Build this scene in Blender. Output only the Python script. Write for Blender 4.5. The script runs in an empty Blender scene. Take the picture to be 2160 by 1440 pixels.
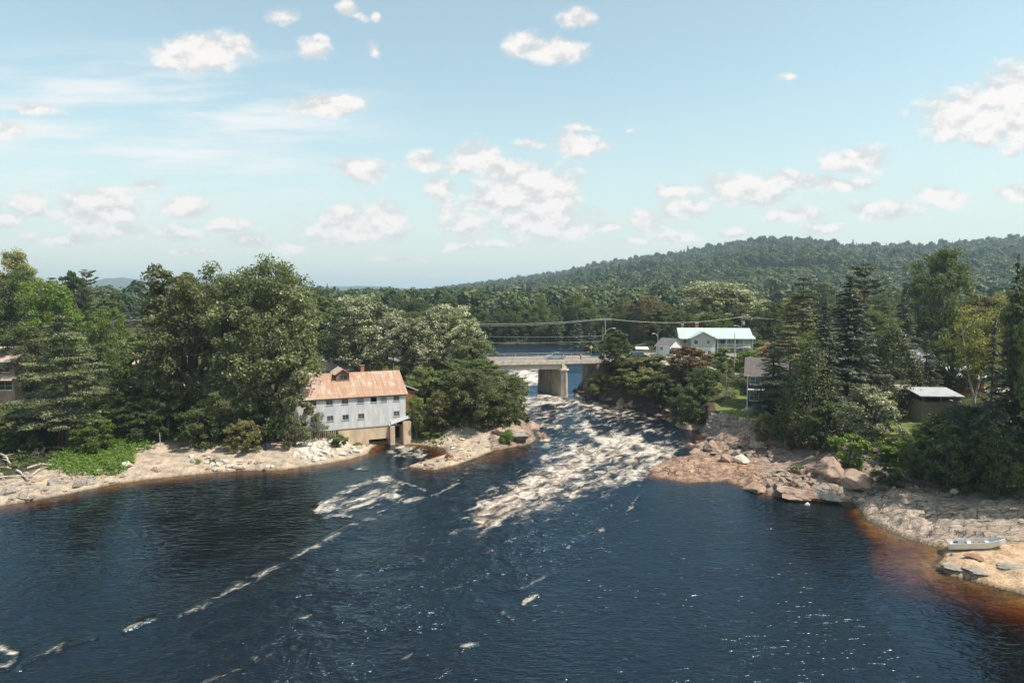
import bpy, bmesh, math, random
import numpy as np
from mathutils import Vector, Matrix

# ------------------------------------------------------------------ camera, sky, sun, exposure
SC = bpy.context.scene
COL = SC.collection
CAM_H = 24.0
PITCH = math.atan(100 / 1440)
cam_d = bpy.data.cameras.new('camera'); cam = bpy.data.objects.new('camera', cam_d); COL.objects.link(cam)
cam_d.sensor_width = 36; cam_d.lens = 24; cam_d.clip_start = 0.5; cam_d.clip_end = 30000
cam.location = (0, 0, CAM_H); cam.rotation_euler = (math.pi / 2 - PITCH, 0, 0)
SC.camera = cam
SC.view_settings.view_transform = 'Standard'; SC.view_settings.look = 'None'
SC.view_settings.gamma = 1.0; SC.view_settings.exposure = 0.87
SC.render.engine = 'CYCLES'
SC.cycles.max_bounces = 6; SC.cycles.diffuse_bounces = 4; SC.cycles.glossy_bounces = 3
SC.cycles.transmission_bounces = 3; SC.cycles.transparent_max_bounces = 8; SC.cycles.volume_bounces = 0
SC.cycles.caustics_reflective = False; SC.cycles.caustics_refractive = False
SC.cycles.use_denoising = True
SC.cycles.sample_clamp_indirect = 4

SUN_EL = math.radians(57); SUN_AZ = math.radians(-20)      # direction to the sun, azimuth from +X towards +Y
sun_dir = Vector((math.cos(SUN_EL) * math.cos(SUN_AZ), math.cos(SUN_EL) * math.sin(SUN_AZ), math.sin(SUN_EL)))
sl = bpy.data.lights.new('sun', 'SUN'); so = bpy.data.objects.new('sun', sl); COL.objects.link(so)
sl.energy = 3.6; sl.angle = math.radians(0.53); sl.color = (1.0, 0.93, 0.84)
so.rotation_euler = sun_dir.to_track_quat('Z', 'Y').to_euler(); so.location = (60, -20, 120)


class NB:
    """small helper to write node trees"""
    def __init__(s, tree):
        s.t = tree; s.n = tree.nodes; s.l = tree.links

    def new(s, typ, **kw):
        n = s.n.new(typ)
        for k, v in kw.items(): setattr(n, k, v)
        return n

    def put(s, sock, v):
        if isinstance(v, bpy.types.NodeSocket): s.l.new(v, sock)
        elif v is not None: sock.default_value = v

    def math(s, op, a, b=None, c=None, clamp=False):
        n = s.new('ShaderNodeMath', operation=op, use_clamp=clamp)
        for i, v in enumerate((a, b, c)): s.put(n.inputs[i], v)
        return n.outputs[0]

    def vmath(s, op, a, b=None, c=None):
        n = s.new('ShaderNodeVectorMath', operation=op)
        s.put(n.inputs[0], a)
        if b is not None: s.put(n.inputs[1], b)
        if c is not None: s.put(n.inputs[2], c)
        return n.outputs['Value'] if op in ('LENGTH', 'DOT_PRODUCT', 'DISTANCE') else n.outputs[0]

    def noise(s, vec, scale, detail=4, rough=.55, out='Fac', dist=0.0):
        n = s.new('ShaderNodeTexNoise')
        if vec is not None: s.l.new(vec, n.inputs['Vector'])
        n.inputs['Scale'].default_value = scale; n.inputs['Detail'].default_value = detail
        n.inputs['Roughness'].default_value = rough; n.inputs['Distortion'].default_value = dist
        return n.outputs[out]

    def ramp(s, v, a, b, x0=0.0, x1=1.0, interp='SMOOTHSTEP'):
        n = s.new('ShaderNodeMapRange', interpolation_type=interp)
        s.put(n.inputs[0], v); s.put(n.inputs[1], a); s.put(n.inputs[2], b)
        s.put(n.inputs[3], x0); s.put(n.inputs[4], x1)
        return n.outputs[0]

    def mix(s, f, a, b, blend='MIX'):
        n = s.new('ShaderNodeMix', data_type='RGBA', blend_type=blend)
        s.put(n.inputs[0], f)
        for i, v in ((6, a), (7, b)):
            if isinstance(v, tuple) and len(v) == 3: v = v + (1,)
            s.put(n.inputs[i], v)
        return n.outputs[2]

    def mapping(s, vec, scale=(1, 1, 1), rot=(0, 0, 0), loc=(0, 0, 0), typ='POINT'):
        n = s.new('ShaderNodeMapping', vector_type=typ)
        s.l.new(vec, n.inputs[0]); n.inputs['Scale'].default_value = scale
        n.inputs['Rotation'].default_value = rot; n.inputs['Location'].default_value = loc
        return n.outputs[0]

    def attr(s, name, out='Fac'):
        return s.new('ShaderNodeAttribute', attribute_name=name).outputs[out]


W = bpy.data.worlds.new('World'); SC.world = W; W.use_nodes = True
wn = NB(W.node_tree)
for n in list(wn.n): wn.n.remove(n)
sky = wn.new('ShaderNodeTexSky', sky_type='NISHITA'); sky.sun_disc = False
sky.sun_elevation = SUN_EL; sky.sun_rotation = math.pi / 2 - SUN_AZ
sky.air_density = 1.0; sky.dust_density = 1.6; sky.ozone_density = 1.2; sky.altitude = 200
skyc = wn.mix(1.0, sky.outputs[0], (.93, 1.0, .785), 'MULTIPLY')
tc = wn.new('ShaderNodeTexCoord').outputs['Generated']
sep = wn.new('ShaderNodeSeparateXYZ'); wn.l.new(tc, sep.inputs[0])
ysafe = wn.math('MAXIMUM', sep.outputs[1], 0.08)
cmb = wn.new('ShaderNodeCombineXYZ')
wn.l.new(wn.math('DIVIDE', sep.outputs[0], ysafe), cmb.inputs[0])
wn.l.new(wn.math('DIVIDE', sep.outputs[2], ysafe), cmb.inputs[1])
P0 = cmb.outputs[0]                                         # tangent of azimuth, tangent of elevation


def sky_xy(u, v):
    a, b = (u - 1080) / 1440, (720 - v) / 1440
    dy = math.cos(PITCH) + b * math.sin(PITCH); dz = -math.sin(PITCH) + b * math.cos(PITCH)
    return a / dy, dz / dy


warp = wn.noise(P0, 9.0, 3, .5, 'Color')
P1 = wn.vmath('MULTIPLY_ADD', wn.vmath('SUBTRACT', warp, (.5, .5, .5)), (.05, .035, 0), P0)
CL = [(425, 108, 80, 32, 0), (490, 98, 40, 20, .1), (365, 130, 32, 12, .2), (593, 38, 36, 18, .3), (655, 100, 36, 26, .35), (672, 75, 20, 9, .4),
      (735, 18, 24, 14, .3), (765, 32, 22, 10, .35), (803, 30, 15, 12, .4), (796, 97, 18, 17, .4), (1215, 42, 48, 18, .2),
      (1100, 95, 40, 22, .15), (1165, 105, 66, 20, .15), (690, 218, 66, 18, 0), (735, 222, 34, 10, .3), (1210, 304, 58, 22, .1), (1120, 305, 40, 10, .4),
      (1220, 268, 56, 10, .4), (1330, 273, 20, 7, .5), (1005, 335, 46, 27, 0), (960, 354, 30, 12, .2), (1070, 350, 46, 14, .2), (890, 343, 34, 25, .2),
      (770, 364, 56, 28, .3), (920, 402, 30, 22, .05), (940, 445, 20, 44, .2), (985, 478, 52, 25, .25), (1110, 380, 88, 30, 0), (1060, 427, 84, 25, 0),
      (1165, 415, 42, 52, 0), (1150, 472, 90, 28, .05), (1215, 487, 48, 18, .15), (970, 522, 32, 10, .2), (745, 480, 98, 30, 0), (800, 466, 48, 30, 0),
      (715, 456, 38, 16, .1), (610, 515, 34, 20, .4), (60, 440, 48, 32, .25), (20, 472, 54, 20, .3), (205, 437, 94, 42, .15), (240, 402, 54, 18, .3),
      (310, 390, 44, 14, .35), (395, 437, 54, 20, .15), (480, 472, 58, 16, .2), (385, 490, 64, 16, .25), (525, 508, 48, 20, .25), (250, 487, 84, 18, .35),
      (15, 280, 44, 26, .3), (75, 232, 74, 20, .45), (1430, 402, 42, 15, .15), (1440, 442, 50, 23, .15), (1555, 402, 66, 30, 0), (1605, 417, 62, 22, .1),
      (1670, 388, 54, 18, .05), (1770, 388, 58, 16, .1), (1675, 456, 58, 16, .2), (1365, 467, 46, 24, .2), (1412, 498, 54, 14, .2), (1280, 481, 34, 10, .3),
      (1545, 490, 44, 10, .35), (1735, 488, 48, 14, .2), (1810, 332, 76, 32, .25), (1850, 446, 74, 18, .1), (1900, 438, 30, 10, .2), (1985, 413, 48, 19, .05),
      (2140, 404, 40, 16, .15), (2125, 318, 24, 11, .2), (2090, 242, 112, 46, -.1), (2150, 200, 74, 46, -.1), (2200, 255, 90, 40, -.1), (2005, 267, 40, 20, .1),
      (1660, 162, 24, 12, .45), (-80, 450, 90, 40, .2), (-200, 300, 120, 40, .2), (2350, 380, 120, 40, .2), (2420, 180, 120, 50, .1), (-150, 120, 90, 30, .3),
      (130, 505, 120, 14, .45), (1060, 512, 90, 10, .4), (860, 545, 90, 8, .55), (420, 530, 120, 10, .55), (1330, 512, 60, 8, .45)]
dmin = None
for (u, v, rx, ry, off) in CL:
    cx, cy = sky_xy(u, v); k = 1.0 / 1440
    rx *= 1.14; ry *= 1.22
    q = wn.vmath('MULTIPLY_ADD', P1, (1 / (rx * k), 1 / (ry * k), 0), (-cx / (rx * k), -cy / (ry * k), 0))
    d = wn.vmath('LENGTH', q)
    if off: d = wn.math('ADD', d, off)
    dmin = d if dmin is None else wn.math('SMOOTH_MIN', dmin, d, .18)
n1 = wn.noise(wn.mapping(P0, (1, 1.35, 1)), 26, 7, .60)
n2 = wn.noise(wn.mapping(P0, (1, 1.35, 1), loc=(0, .016, 0)), 26, 3, .5)     # the same field, a little lower
dens = wn.math('ADD', wn.math('SUBTRACT', 1.36, dmin), wn.math('MULTIPLY', wn.math('SUBTRACT', n1, .5), 1.75))
alpha = wn.ramp(dens, .0, .72)
body = wn.ramp(wn.math('ADD', wn.math('MULTIPLY', dens, .55), wn.math('MULTIPLY', wn.math('SUBTRACT', n1, n2), 3.2)), -.15, .75)
front = wn.ramp(sep.outputs[1], .12, .3)
alpha = wn.math('MULTIPLY', wn.math('MULTIPLY', alpha, front), .93)
# thin streaked cirrus on the left
cir = wn.noise(wn.mapping(P0, (2.2, 17, 1), rot=(0, 0, math.radians(-5))), 1.6, 6, .6)
cx, cy = sky_xy(300, 285)
cr = wn.vmath('LENGTH', wn.vmath('MULTIPLY', wn.vmath('SUBTRACT', P0, (cx, cy, 0)), (1 / .40, 1 / .14, 0)))
cirA = wn.math('MULTIPLY', wn.ramp(cir, .38, .66), wn.ramp(cr, 1.15, .3))
cirA = wn.math('MULTIPLY', wn.math('MULTIPLY', cirA, front), .95)
veil = wn.math('MULTIPLY_ADD', wn.ramp(sep.outputs[2], .32, -.02), .62, .20)
CLB = 4.0
skyc = wn.mix(veil, skyc, (.74 * CLB, .78 * CLB, .77 * CLB))
skyc = wn.mix(cirA, skyc, (.93 * CLB, .95 * CLB, .95 * CLB))
ccol = wn.mix(body, (.74 * CLB, .735 * CLB, .735 * CLB), (1.02 * CLB, .965 * CLB, .925 * CLB))
skyc = wn.mix(alpha, skyc, ccol)
bg = wn.new('ShaderNodeBackground'); wn.l.new(skyc, bg.inputs[0]); bg.inputs[1].default_value = 0.138
wo = wn.new('ShaderNodeOutputWorld'); wn.l.new(bg.outputs[0], wo.inputs[0])
W.cycles.sampling_method = 'MANUAL'; W.cycles.sample_map_resolution = 512

# ------------------------------------------------------------------ projection helpers (pixel of the 2160 px photograph -> point on the land)
cp, sp_ = math.cos(PITCH), math.sin(PITCH)


def ray(u, v):
    a, b = (u - 1080) / 1440, (720 - v) / 1440
    return a, cp + b * sp_, -sp_ + b * cp


def Pz(u, v, z):
    dx, dy, dz = ray(u, v); t = (z - CAM_H) / dz
    return dx * t, dy * t


def Py(u, v, Y):
    dx, dy, dz = ray(u, v); t = Y / dy
    return dx * t, CAM_H + dz * t


def Xat(u, Y):
    return (u - 1080) / 1440 * Y * 1.004


def proj(x, y, z):
    zc = y * cp - (z - CAM_H) * sp_; yc = y * sp_ + (z - CAM_H) * cp
    zc = np.maximum(zc, 1.0)
    return 1080 + 1440 * x / zc, 720 - 1440 * yc / zc


WK = np.array([(-500, 0), (100, 0), (140, 2.0), (152, 2.2), (158, 2.6), (170, 4.2), (9000, 4.2)], float)


def WL(y):
    return np.interp(y, WK[:, 0], WK[:, 1])


def PW(u, v):
    """pixel -> point on the river surface"""
    lo, hi = 5.0, 400.0
    for _ in range(50):
        m = (lo + hi) / 2
        if Py(u, v, m)[1] > WL(m): lo = m
        else: hi = m
    return Xat(u, lo) if False else Py(u, v, lo)[0], lo


# ------------------------------------------------------------------ numpy noise
def _h(ix, iy, s):
    h = (ix.astype(np.int64) * 374761393 + iy.astype(np.int64) * 668265263 + s * 1442695041) & 0xffffffff
    h = ((h ^ (h >> 13)) * 1274126177) & 0xffffffff
    return ((h ^ (h >> 16)) & 0xffff) / 65535.0


def vnoise(x, y, s=0):
    x0 = np.floor(x); y0 = np.floor(y); fx = x - x0; fy = y - y0
    fx = fx * fx * fx * (fx * (fx * 6 - 15) + 10); fy = fy * fy * fy * (fy * (fy * 6 - 15) + 10)
    a = _h(x0, y0, s); b = _h(x0 + 1, y0, s); c = _h(x0, y0 + 1, s); d = _h(x0 + 1, y0 + 1, s)
    return (a + (b - a) * fx) * (1 - fy) + (c + (d - c) * fx) * fy


def fbm(x, y, s=0, o=4, g=.5):
    t = 0; a = 1; n = 0
    for i in range(o):
        t = t + a * vnoise(x * 2 ** i + 17.3 * i, y * 2 ** i + 9.1 * i, s + i); n += a; a *= g
    return t / n


def sstep(a, b, x):
    t = np.clip((x - a) / (b - a), 0, 1); return t * t * (3 - 2 * t)


# ------------------------------------------------------------------ river outline
LEFT = [(-300, 1142), (0, 1066), (120, 1046), (250, 1018), (330, 1008), (410, 1000), (500, 992), (600, 990), (680, 978), (740, 968), (775, 956),
        (784, 944), (800, 936), (862, 936), (900, 939), (938, 944), (944, 957), (905, 970), (862, 983), (915, 990), (965, 980), (1005, 964), (1040, 950),
        (1085, 942), (1118, 936), (1130, 926), (1122, 908), (1108, 890), (1098, 872), (1098, 850), (1108, 832), (1098, 812), (1080, 796), (1050, 784)]
LEFT_W = [PW(u, v) for u, v in LEFT]
LEFT_W = [(-120, -60), (-90, 30)] + LEFT_W + [(-9, 172), (-10, 200), (-16, 225), (-30, 245), (-26, 262), (-8, 268)]
RIGHT = [(1212, 826), (1240, 842), (1300, 858), (1370, 869), (1425, 880), (1462, 900), (1492, 926), (1462, 940), (1500, 950), (1470, 958), (1410, 970), (1368, 990),
         (1372, 1004), (1450, 1017), (1530, 1014), (1562, 1025), (1622, 1044), (1700, 1054), (1740, 1058), (1800, 1058), (1815, 1075), (1830, 1095), (1880, 1120),
         (1940, 1143), (1985, 1155), (1994, 1175), (1974, 1192), (2000, 1210), (2060, 1225), (2160, 1252), (2500, 1345)]
RIGHT_W = [PW(u, v) for u, v in RIGHT]
RIGHT_W = [(24, 267), (46, 262), (50, 240), (34, 215), (28, 195), (22, 176), (19, 160)] + RIGHT_W + [(75, 20), (110, -60)]
RIVER = np.array(LEFT_W + RIGHT_W, float)


def river_sd(x, y):
    """signed distance to the waterline, positive on land"""
    x = np.asarray(x, float); y = np.asarray(y, float)
    d2 = np.full(x.shape, 1e12); inside = np.zeros(x.shape, bool); n = len(RIVER)
    for i in range(n):
        ax, ay = RIVER[i]; bx, by = RIVER[(i + 1) % n]
        ex, ey = bx - ax, by - ay
        t = np.clip(((x - ax) * ex + (y - ay) * ey) / (ex * ex + ey * ey + 1e-9), 0, 1)
        d2 = np.minimum(d2, (x - ax - t * ex) ** 2 + (y - ay - t * ey) ** 2)
        c = ((ay > y) != (by > y))
        with np.errstate(divide='ignore', invalid='ignore'):
            xi = (bx - ax) * (y - ay) / (by - ay + 1e-12) + ax
        inside ^= c & (x < xi)
    return np.where(inside, -1, 1) * np.sqrt(d2)


def in_px(poly, u, v):
    ins = np.zeros(u.shape, bool); n = len(poly)
    for i in range(n):
        ax, ay = poly[i]; bx, by = poly[(i + 1) % n]
        c = ((ay > v) != (by > v))
        xi = (bx - ax) * (v - ay) / (by - ay + 1e-12) + ax
        ins ^= c & (u < xi)
    return ins


# land heights: (u, v, z) read off the photograph
LAND = [(60, 1010, .9), (60, 965, 1.6), (200, 950, 2.0), (127, 942, 1.9), (330, 960, 1.4), (420, 950, 1.6), (500, 935, 2.0), (250, 900, 3.2), (300, 812, 6.0), (400, 815, 6.0),
        (20, 800, 6.0), (150, 860, 4.5), (400, 880, 3.6), (500, 880, 3.4), (560, 925, 2.2), (640, 926, 2.2), (700, 935, 2.0), (740, 945, 1.2), (620, 950, 1.5), (690, 955, 1.1),
        (940, 768, 9.3), (900, 880, 4.0), (900, 920, 1.6), (980, 930, 1.2), (1010, 900, 2.2), (1060, 905, 1.9), (1085, 890, 2.2), (1000, 850, 5.0), (950, 830, 6.5), (1090, 925, 1.2),
        (1300, 766, 9.4), (1345, 763, 9.4), (1430, 745, 9.2), (1320, 820, 5.5), (1380, 840, 4.6), (1440, 850, 4.4), (1330, 800, 7.0), (1400, 800, 7.4), (1450, 790, 8.0),
        (1480, 757, 8.3), (1560, 757, 8.2), (1535, 798, 7.0), (1600, 790, 7.0), (1520, 862, 4.6), (1600, 880, 4.6), (1560, 850, 4.8), (1620, 850, 4.9), (1540, 825, 5.6),
        (1500, 915, 1.3), (1560, 925, 1.5), (1620, 930, 1.7), (1680, 910, 3.2), (1750, 900, 3.6), (1900, 930, 3.6), (1890, 870, 4.4), (1970, 888, 4.4), (1850, 1000, 2.4),
        (1755, 975, 2.6), (1660, 985, .5), (1600, 965, .35), (1540, 962, .3), (1480, 985, .7), (1430, 985, .6), (1640, 1010, .8), (1700, 1010, 1.3), (1790, 1020, 1.9), (1800, 960, 3.2),
        (2000, 1025, 2.0), (2160, 1060, 2.6), (2160, 1190, .7), (2050, 1150, .8), (1930, 1100, .9), (2050, 1090, 1.5), (2100, 1010, 3.2), (2160, 950, 4.2), (2080, 880, 4.6),
        (1960, 762, 7.6), (2050, 780, 7.2), (1700, 800, 7.2), (1850, 800, 6.6)]
LP = []
for (u, v, z) in LAND:
    x, y = Pz(u, v, z); LP.append((x, y, z))
LP += [(-150, 60, 6), (-150, 100, 9), (-150, 160, 12), (-120, 200, 11), (-60, 200, 8.5), (-30, 170, 9), (-20, 160, 9.3), (-45, 240, 7.5), (20, 300, 7), (60, 280, 8), (60, 200, 9.5),
       (90, 170, 9.5), (150, 180, 12), (140, 120, 8), (130, 70, 5), (110, 40, 3), (30, 172, 8.5), (-14, 150, 9.2), (26, 150, 9.4), (-110, 45, 4), (-40, 330, 8), (120, 320, 11), (-160, 330, 11)]
LP = np.array(LP, float)


def _phi(r2): return np.sqrt(r2 + 9.0)


_A = _phi((LP[:, None, 0] - LP[None, :, 0]) ** 2 + (LP[:, None, 1] - LP[None, :, 1]) ** 2)
_m = LP[:, 2].mean()
_w = np.linalg.solve(_A + np.eye(len(LP)) * .02, LP[:, 2] - _m)


def land_rbf(x, y):
    out = np.full(np.shape(x), _m)
    for i in range(len(LP)):
        out = out + _w[i] * _phi((x - LP[i, 0]) ** 2 + (y - LP[i, 1]) ** 2)
    return out


CREST = np.array([(-600, 640), (700, 634), (850, 624), (930, 612), (1000, 604), (1100, 590), (1180, 578), (1250, 562), (1330, 550), (1400, 540), (1500, 521), (1600, 506), (1720, 507), (1780, 520), (1850, 519),
                  (1950, 520), (2050, 512), (2160, 499), (2500, 480), (3200, 500)], float)
FARC = np.array([(-900, 600), (-200, 598), (0, 597), (100, 598), (180, 600), (225, 588), (262, 586), (300, 590), (340, 598), (420, 588), (480, 584), (540, 592), (600, 602), (640, 608), (700, 605),
                 (780, 604), (840, 608), (900, 612), (1100, 612), (2400, 600), (3200, 600)], float)


def far_z(x, y):
    ys = np.maximum(y, 50.0)
    u = 1080 + 1440 * x / ys
    plain = 9.0 + 3.0 * fbm(x / 160, y / 160, 5, 3) - 1.5
    yc = np.interp(u, [800, 1200, 1600, 2200], [2300, 1850, 1450, 1350])
    zc = CAM_H + (620 - np.interp(u, CREST[:, 0], CREST[:, 1])) * yc / 1440 - 9
    zc = np.maximum(zc, plain)
    t = np.clip((y - 430) / (yc - 430), 0, 1)
    t = t ** 1.15 * (1 - .12 * np.sin(t * 6.28 * 1.5))
    hill = plain + (zc - plain) * np.clip(t, 0, 1.0)
    hill = hill + (fbm(x / 130, y / 130, 8, 4) - .5) * 26 * sstep(500, 900, y) * sstep(1.02, .75, (y / yc)) * np.clip((zc - 30) / 60, 0, 1)
    fall = sstep(1.0, 1.9, y / yc)
    hill = hill * (1 - fall) + 10 * fall
    y5 = 4900.0
    zf = CAM_H + (620 - np.interp(u, FARC[:, 0], FARC[:, 1])) * y5 / 1440
    b = sstep(3600, 4900, y) * (1 - .7 * sstep(5200, 8000, y))
    rough = (fbm(x / 60, y / 60, 21, 3) - .5) * 16 * b
    return np.maximum(hill, 10 + (zf - 10) * b) + rough


BR_A = np.array((Xat(1040, 143), 143.0)); BR_B = np.array((Xat(1265, 147.5), 147.5)); BR_Z = 9.5
br_dir = (BR_B - BR_A) / np.linalg.norm(BR_B - BR_A); br_perp = np.array((-br_dir[1], br_dir[0])); BR_W = 10.2
# the road: centre line (x, y)
_c = BR_A + br_perp * BR_W / 2
ROAD = [(-150, 168), (-90, 160), (-40, 152), tuple(_c - br_dir * 4), tuple(_c + br_dir * 24), tuple(_c + br_dir * 34 + br_perp * .6), (50, 160.5), (75, 176), (105, 200), (150, 225)]
LANE = [(34, 152.0), (44, 147), (53, 140), (64, 134), (84, 128), (110, 124)]          # driveway that leaves the road on the right bank


def poly_dist(P, x, y):
    d2 = np.full(np.shape(x), 1e12)
    for (ax, ay), (bx, by) in zip(P[:-1], P[1:]):
        ex, ey = bx - ax, by - ay
        t = np.clip(((x - ax) * ex + (y - ay) * ey) / (ex * ex + ey * ey), 0, 1)
        d2 = np.minimum(d2, (x - ax - t * ex) ** 2 + (y - ay - t * ey) ** 2)
    return np.sqrt(d2)


WALLP = [np.array(Pz(*q)) for q in ((1488, 868, 1.9), (1489, 904, 1.5), (1525, 912, 1.4), (1570, 918, 1.4), (1622, 924, 1.4))]
TERR = [tuple(p + np.array((.35, .75))) for p in WALLP] + [Pz(1665, 900, 4.55), Pz(1665, 840, 4.6), Pz(1570, 830, 4.8), Pz(1515, 850, 4.6)]
ROAD_Z = lambda x, y: np.interp(x, [-150, -90, -40, -10, 20, 60, 150], [11.5, 10.5, 9.7, 9.5, 9.5, 9.5, 12])
MILL_P = None


def terrain(x, y, want=False):
    x = np.asarray(x, float); y = np.asarray(y, float)
    w = WL(y)
    near = y < 420
    sd = np.full(x.shape, 1e5); L = np.full(x.shape, 9.0)
    sd[near] = river_sd(x[near], y[near])
    L[near] = land_rbf(x[near], y[near])
    f = far_z(x, y)
    k = sstep(270, 400, y)
    L = L * (1 - k) + f * k
    L = np.maximum(L, w + .35)
    u, v = proj(x, y, w)
    # bank steepness and bed slope vary along the river
    slope = np.full(x.shape, .30)
    slope = slope + 1.3 * sstep(10, 14, x) * sstep(114, 122, y) * sstep(185, 170, y)
    slope = slope + .25 * sstep(-20, -6, x) * sstep(12, 8, x) * sstep(106, 116, y)
    slope = np.where((x < -22) & (x > -36) & (y > 95), .28, slope)
    slope = np.where((x > 14) & (y < 112), .42, slope)
    dl = np.maximum(sd, 0)
    a = dl * slope; b = L - w
    hh = np.clip(.5 + .5 * (b - a) / 1.2, 0, 1)
    land = w + (b * (1 - hh) + a * hh - .3 * hh * (1 - hh) * np.minimum(1, dl)) + .04 * np.minimum(1, dl)
    rocky = np.exp(-np.maximum(dl - 2, 0) / 9.0)
    strat = np.abs(fbm((x * .8 + y * .6) / 5.0, (y * .8 - x * .6) / 1.9, 31, 4) - .5) * 2
    am = np.where(x > 12, 1.0, .30) * rocky * np.minimum(1, dl / 1.2)
    am = am * (1 - .85 * sstep(1960, 1990, u) * sstep(1120, 1150, v))
    land = land + am * (strat - .25) * 1.1 + (fbm(x / 1.3, y / 1.3, 4, 4) - .5) * .28 * np.minimum(1, dl / .8) * (y < 200)
    am_s = 1 - sstep(1960, 1990, u) * sstep(1120, 1150, v)
    rk = am_s * ((x > 12) & (y < 122) | (x > -8) & (x < 6) & (y > 98) & (y < 118)) * rocky * np.minimum(1, dl / 1.5)
    rdg = 1 - np.abs(fbm((x * .5 + y * .85) / 1.5, (y * .5 - x * .85) / 3.6, 57, 4) - .5) * 2
    land = land - rk * np.maximum(rdg - .86, 0) * 4.2 + rk * (fbm(x / .8, y / .8, 58, 3) - .5) * .13
    # ledge steps on the right bank
    st = np.where((x > 12) & (y < 112), .5, 0.) * rocky * np.minimum(1, dl / 2)
    q = (x * .35 + y * .94) / 3.2 + (fbm(x / 6, y / 6, 77, 3) - .5) * 1.6
    land = land + st * (sstep(.0, .25, q - np.floor(q)) - (q - np.floor(q))) * 1.25
    dw = np.maximum(-sd, 0)
    bs = np.full(x.shape, .13)
    kk = sstep(1770, 1850, u + 40 * (fbm(x / 4, y / 4, 90, 3) - .5)); bs = np.where((x > 14) & (y < 104), .45 * (1 - kk) + .10 * kk, bs)
    bs = np.where((x < -10) & (y < 104), .19, bs)
    bs = np.where(y > 104, .30, bs); bs = np.where(y > 190, .9, bs)
    bs = np.where((u > 760) & (u < 960) & (v > 930) & (v < 1000), .34, bs)
    bed = w - np.minimum(dw * bs + .02, 3.2) + (fbm(x / 1.6, y / 1.6, 14, 3) - .5) * .22 * np.minimum(1, dw)
    z = np.where(sd > 0, land, bed)
    # road bed and driveway
    r = poly_dist(ROAD, x, y)
    onb = (np.abs((x - BR_A[0]) * br_dir[0] + (y - BR_A[1]) * br_dir[1] - 11.5) < 12.3)
    kr = sstep(8.5, 5.4, r) * (~onb) * (sd > 0)
    z = z * (1 - kr) + (ROAD_Z(x, y) - .12) * kr
    kt = in_px(TERR, x, y)
    z = np.where(kt, 4.55 + .25 * sstep(116, 120, y) + (fbm(x / 3, y / 3, 6, 2) - .5) * .12, z)
    if want:
        u, v = proj(x, y, np.maximum(z, w)); return z, sd, u, v, r
    return z


def gz(x, y):
    return float(terrain(np.array([x]), np.array([y]))[0])


def ground_at(u, v):
    """first point of the ground seen through a pixel"""
    ys = np.concatenate([np.arange(30, 330, .5), np.arange(330, 900, 5)])
    dx, dy, dz = ray(u, v); t = ys / dy
    zt = terrain(dx * t, ys); zt = np.maximum(zt, WL(ys)); zr = CAM_H + dz * t
    i = np.argmax(zr < zt)
    if not (zr < zt).any(): i = len(ys) - 1
    return float(dx * t[i]), float(ys[i]), float(zt[i])


# ------------------------------------------------------------------ object helpers
def tag(o, label=None, cat=None, group=None, kind=None):
    if label: o['label'] = label
    if cat: o['category'] = cat
    if group: o['group'] = group
    if kind: o['kind'] = kind
    return o


def empty(name, loc, rz=0.0, **kw):
    o = bpy.data.objects.new(name, None); COL.objects.link(o)
    o.location = loc; o.rotation_euler = (0, 0, rz); o.empty_display_size = .5
    tag(o, **kw); return o


def obj(name, me, mat=None, parent=None, **kw):
    if isinstance(me, bmesh.types.BMesh):
        bm = me; me = bpy.data.meshes.new(name); bm.normal_update(); bm.to_mesh(me); bm.free()
    if mat is not None and len(me.materials) == 0:
        for m in (mat if isinstance(mat, (list, tuple)) else [mat]): me.materials.append(m)
    o = bpy.data.objects.new(name, me); COL.objects.link(o)
    if parent is not None: o.parent = parent
    tag(o, **kw); return o


def np_mesh(name, V, F, attrs=(), smooth=False, mat=None):
    """V (n,3); F (m,k) with one k"""
    V = np.asarray(V, np.float32); F = np.asarray(F, np.int32)
    me = bpy.data.meshes.new(name)
    me.vertices.add(len(V)); me.vertices.foreach_set('co', V.ravel())
    m, k = F.shape
    me.loops.add(m * k); me.loops.foreach_set('vertex_index', F.ravel())
    me.polygons.add(m); me.polygons.foreach_set('loop_start', np.arange(0, m * k, k, dtype=np.int32))
    try: me.polygons.foreach_set('loop_total', np.full(m, k, np.int32))
    except Exception: pass
    if smooth: me.polygons.foreach_set('use_smooth', np.ones(m, bool))
    for (an, typ, dom, arr) in attrs:
        a = me.attributes.new(an, typ, dom)
        arr = np.asarray(arr, np.float32)
        a.data.foreach_set('color' if typ == 'FLOAT_COLOR' else 'vector' if typ == 'FLOAT_VECTOR' else 'value', arr.ravel())
    me.update(calc_edges=True); me.validate()
    if mat is not None: me.materials.append(mat)
    return me


def box(bm, x0, x1, y0, y1, z0, z1, mi=0):
    vs = [bm.verts.new(p) for p in ((x0, y0, z0), (x1, y0, z0), (x1, y1, z0), (x0, y1, z0), (x0, y0, z1), (x1, y0, z1), (x1, y1, z1), (x0, y1, z1))]
    for f in ((3, 2, 1, 0), (4, 5, 6, 7), (0, 1, 5, 4), (1, 2, 6, 5), (2, 3, 7, 6), (3, 0, 4, 7)):
        bm.faces.new([vs[i] for i in f]).material_index = mi


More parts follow.
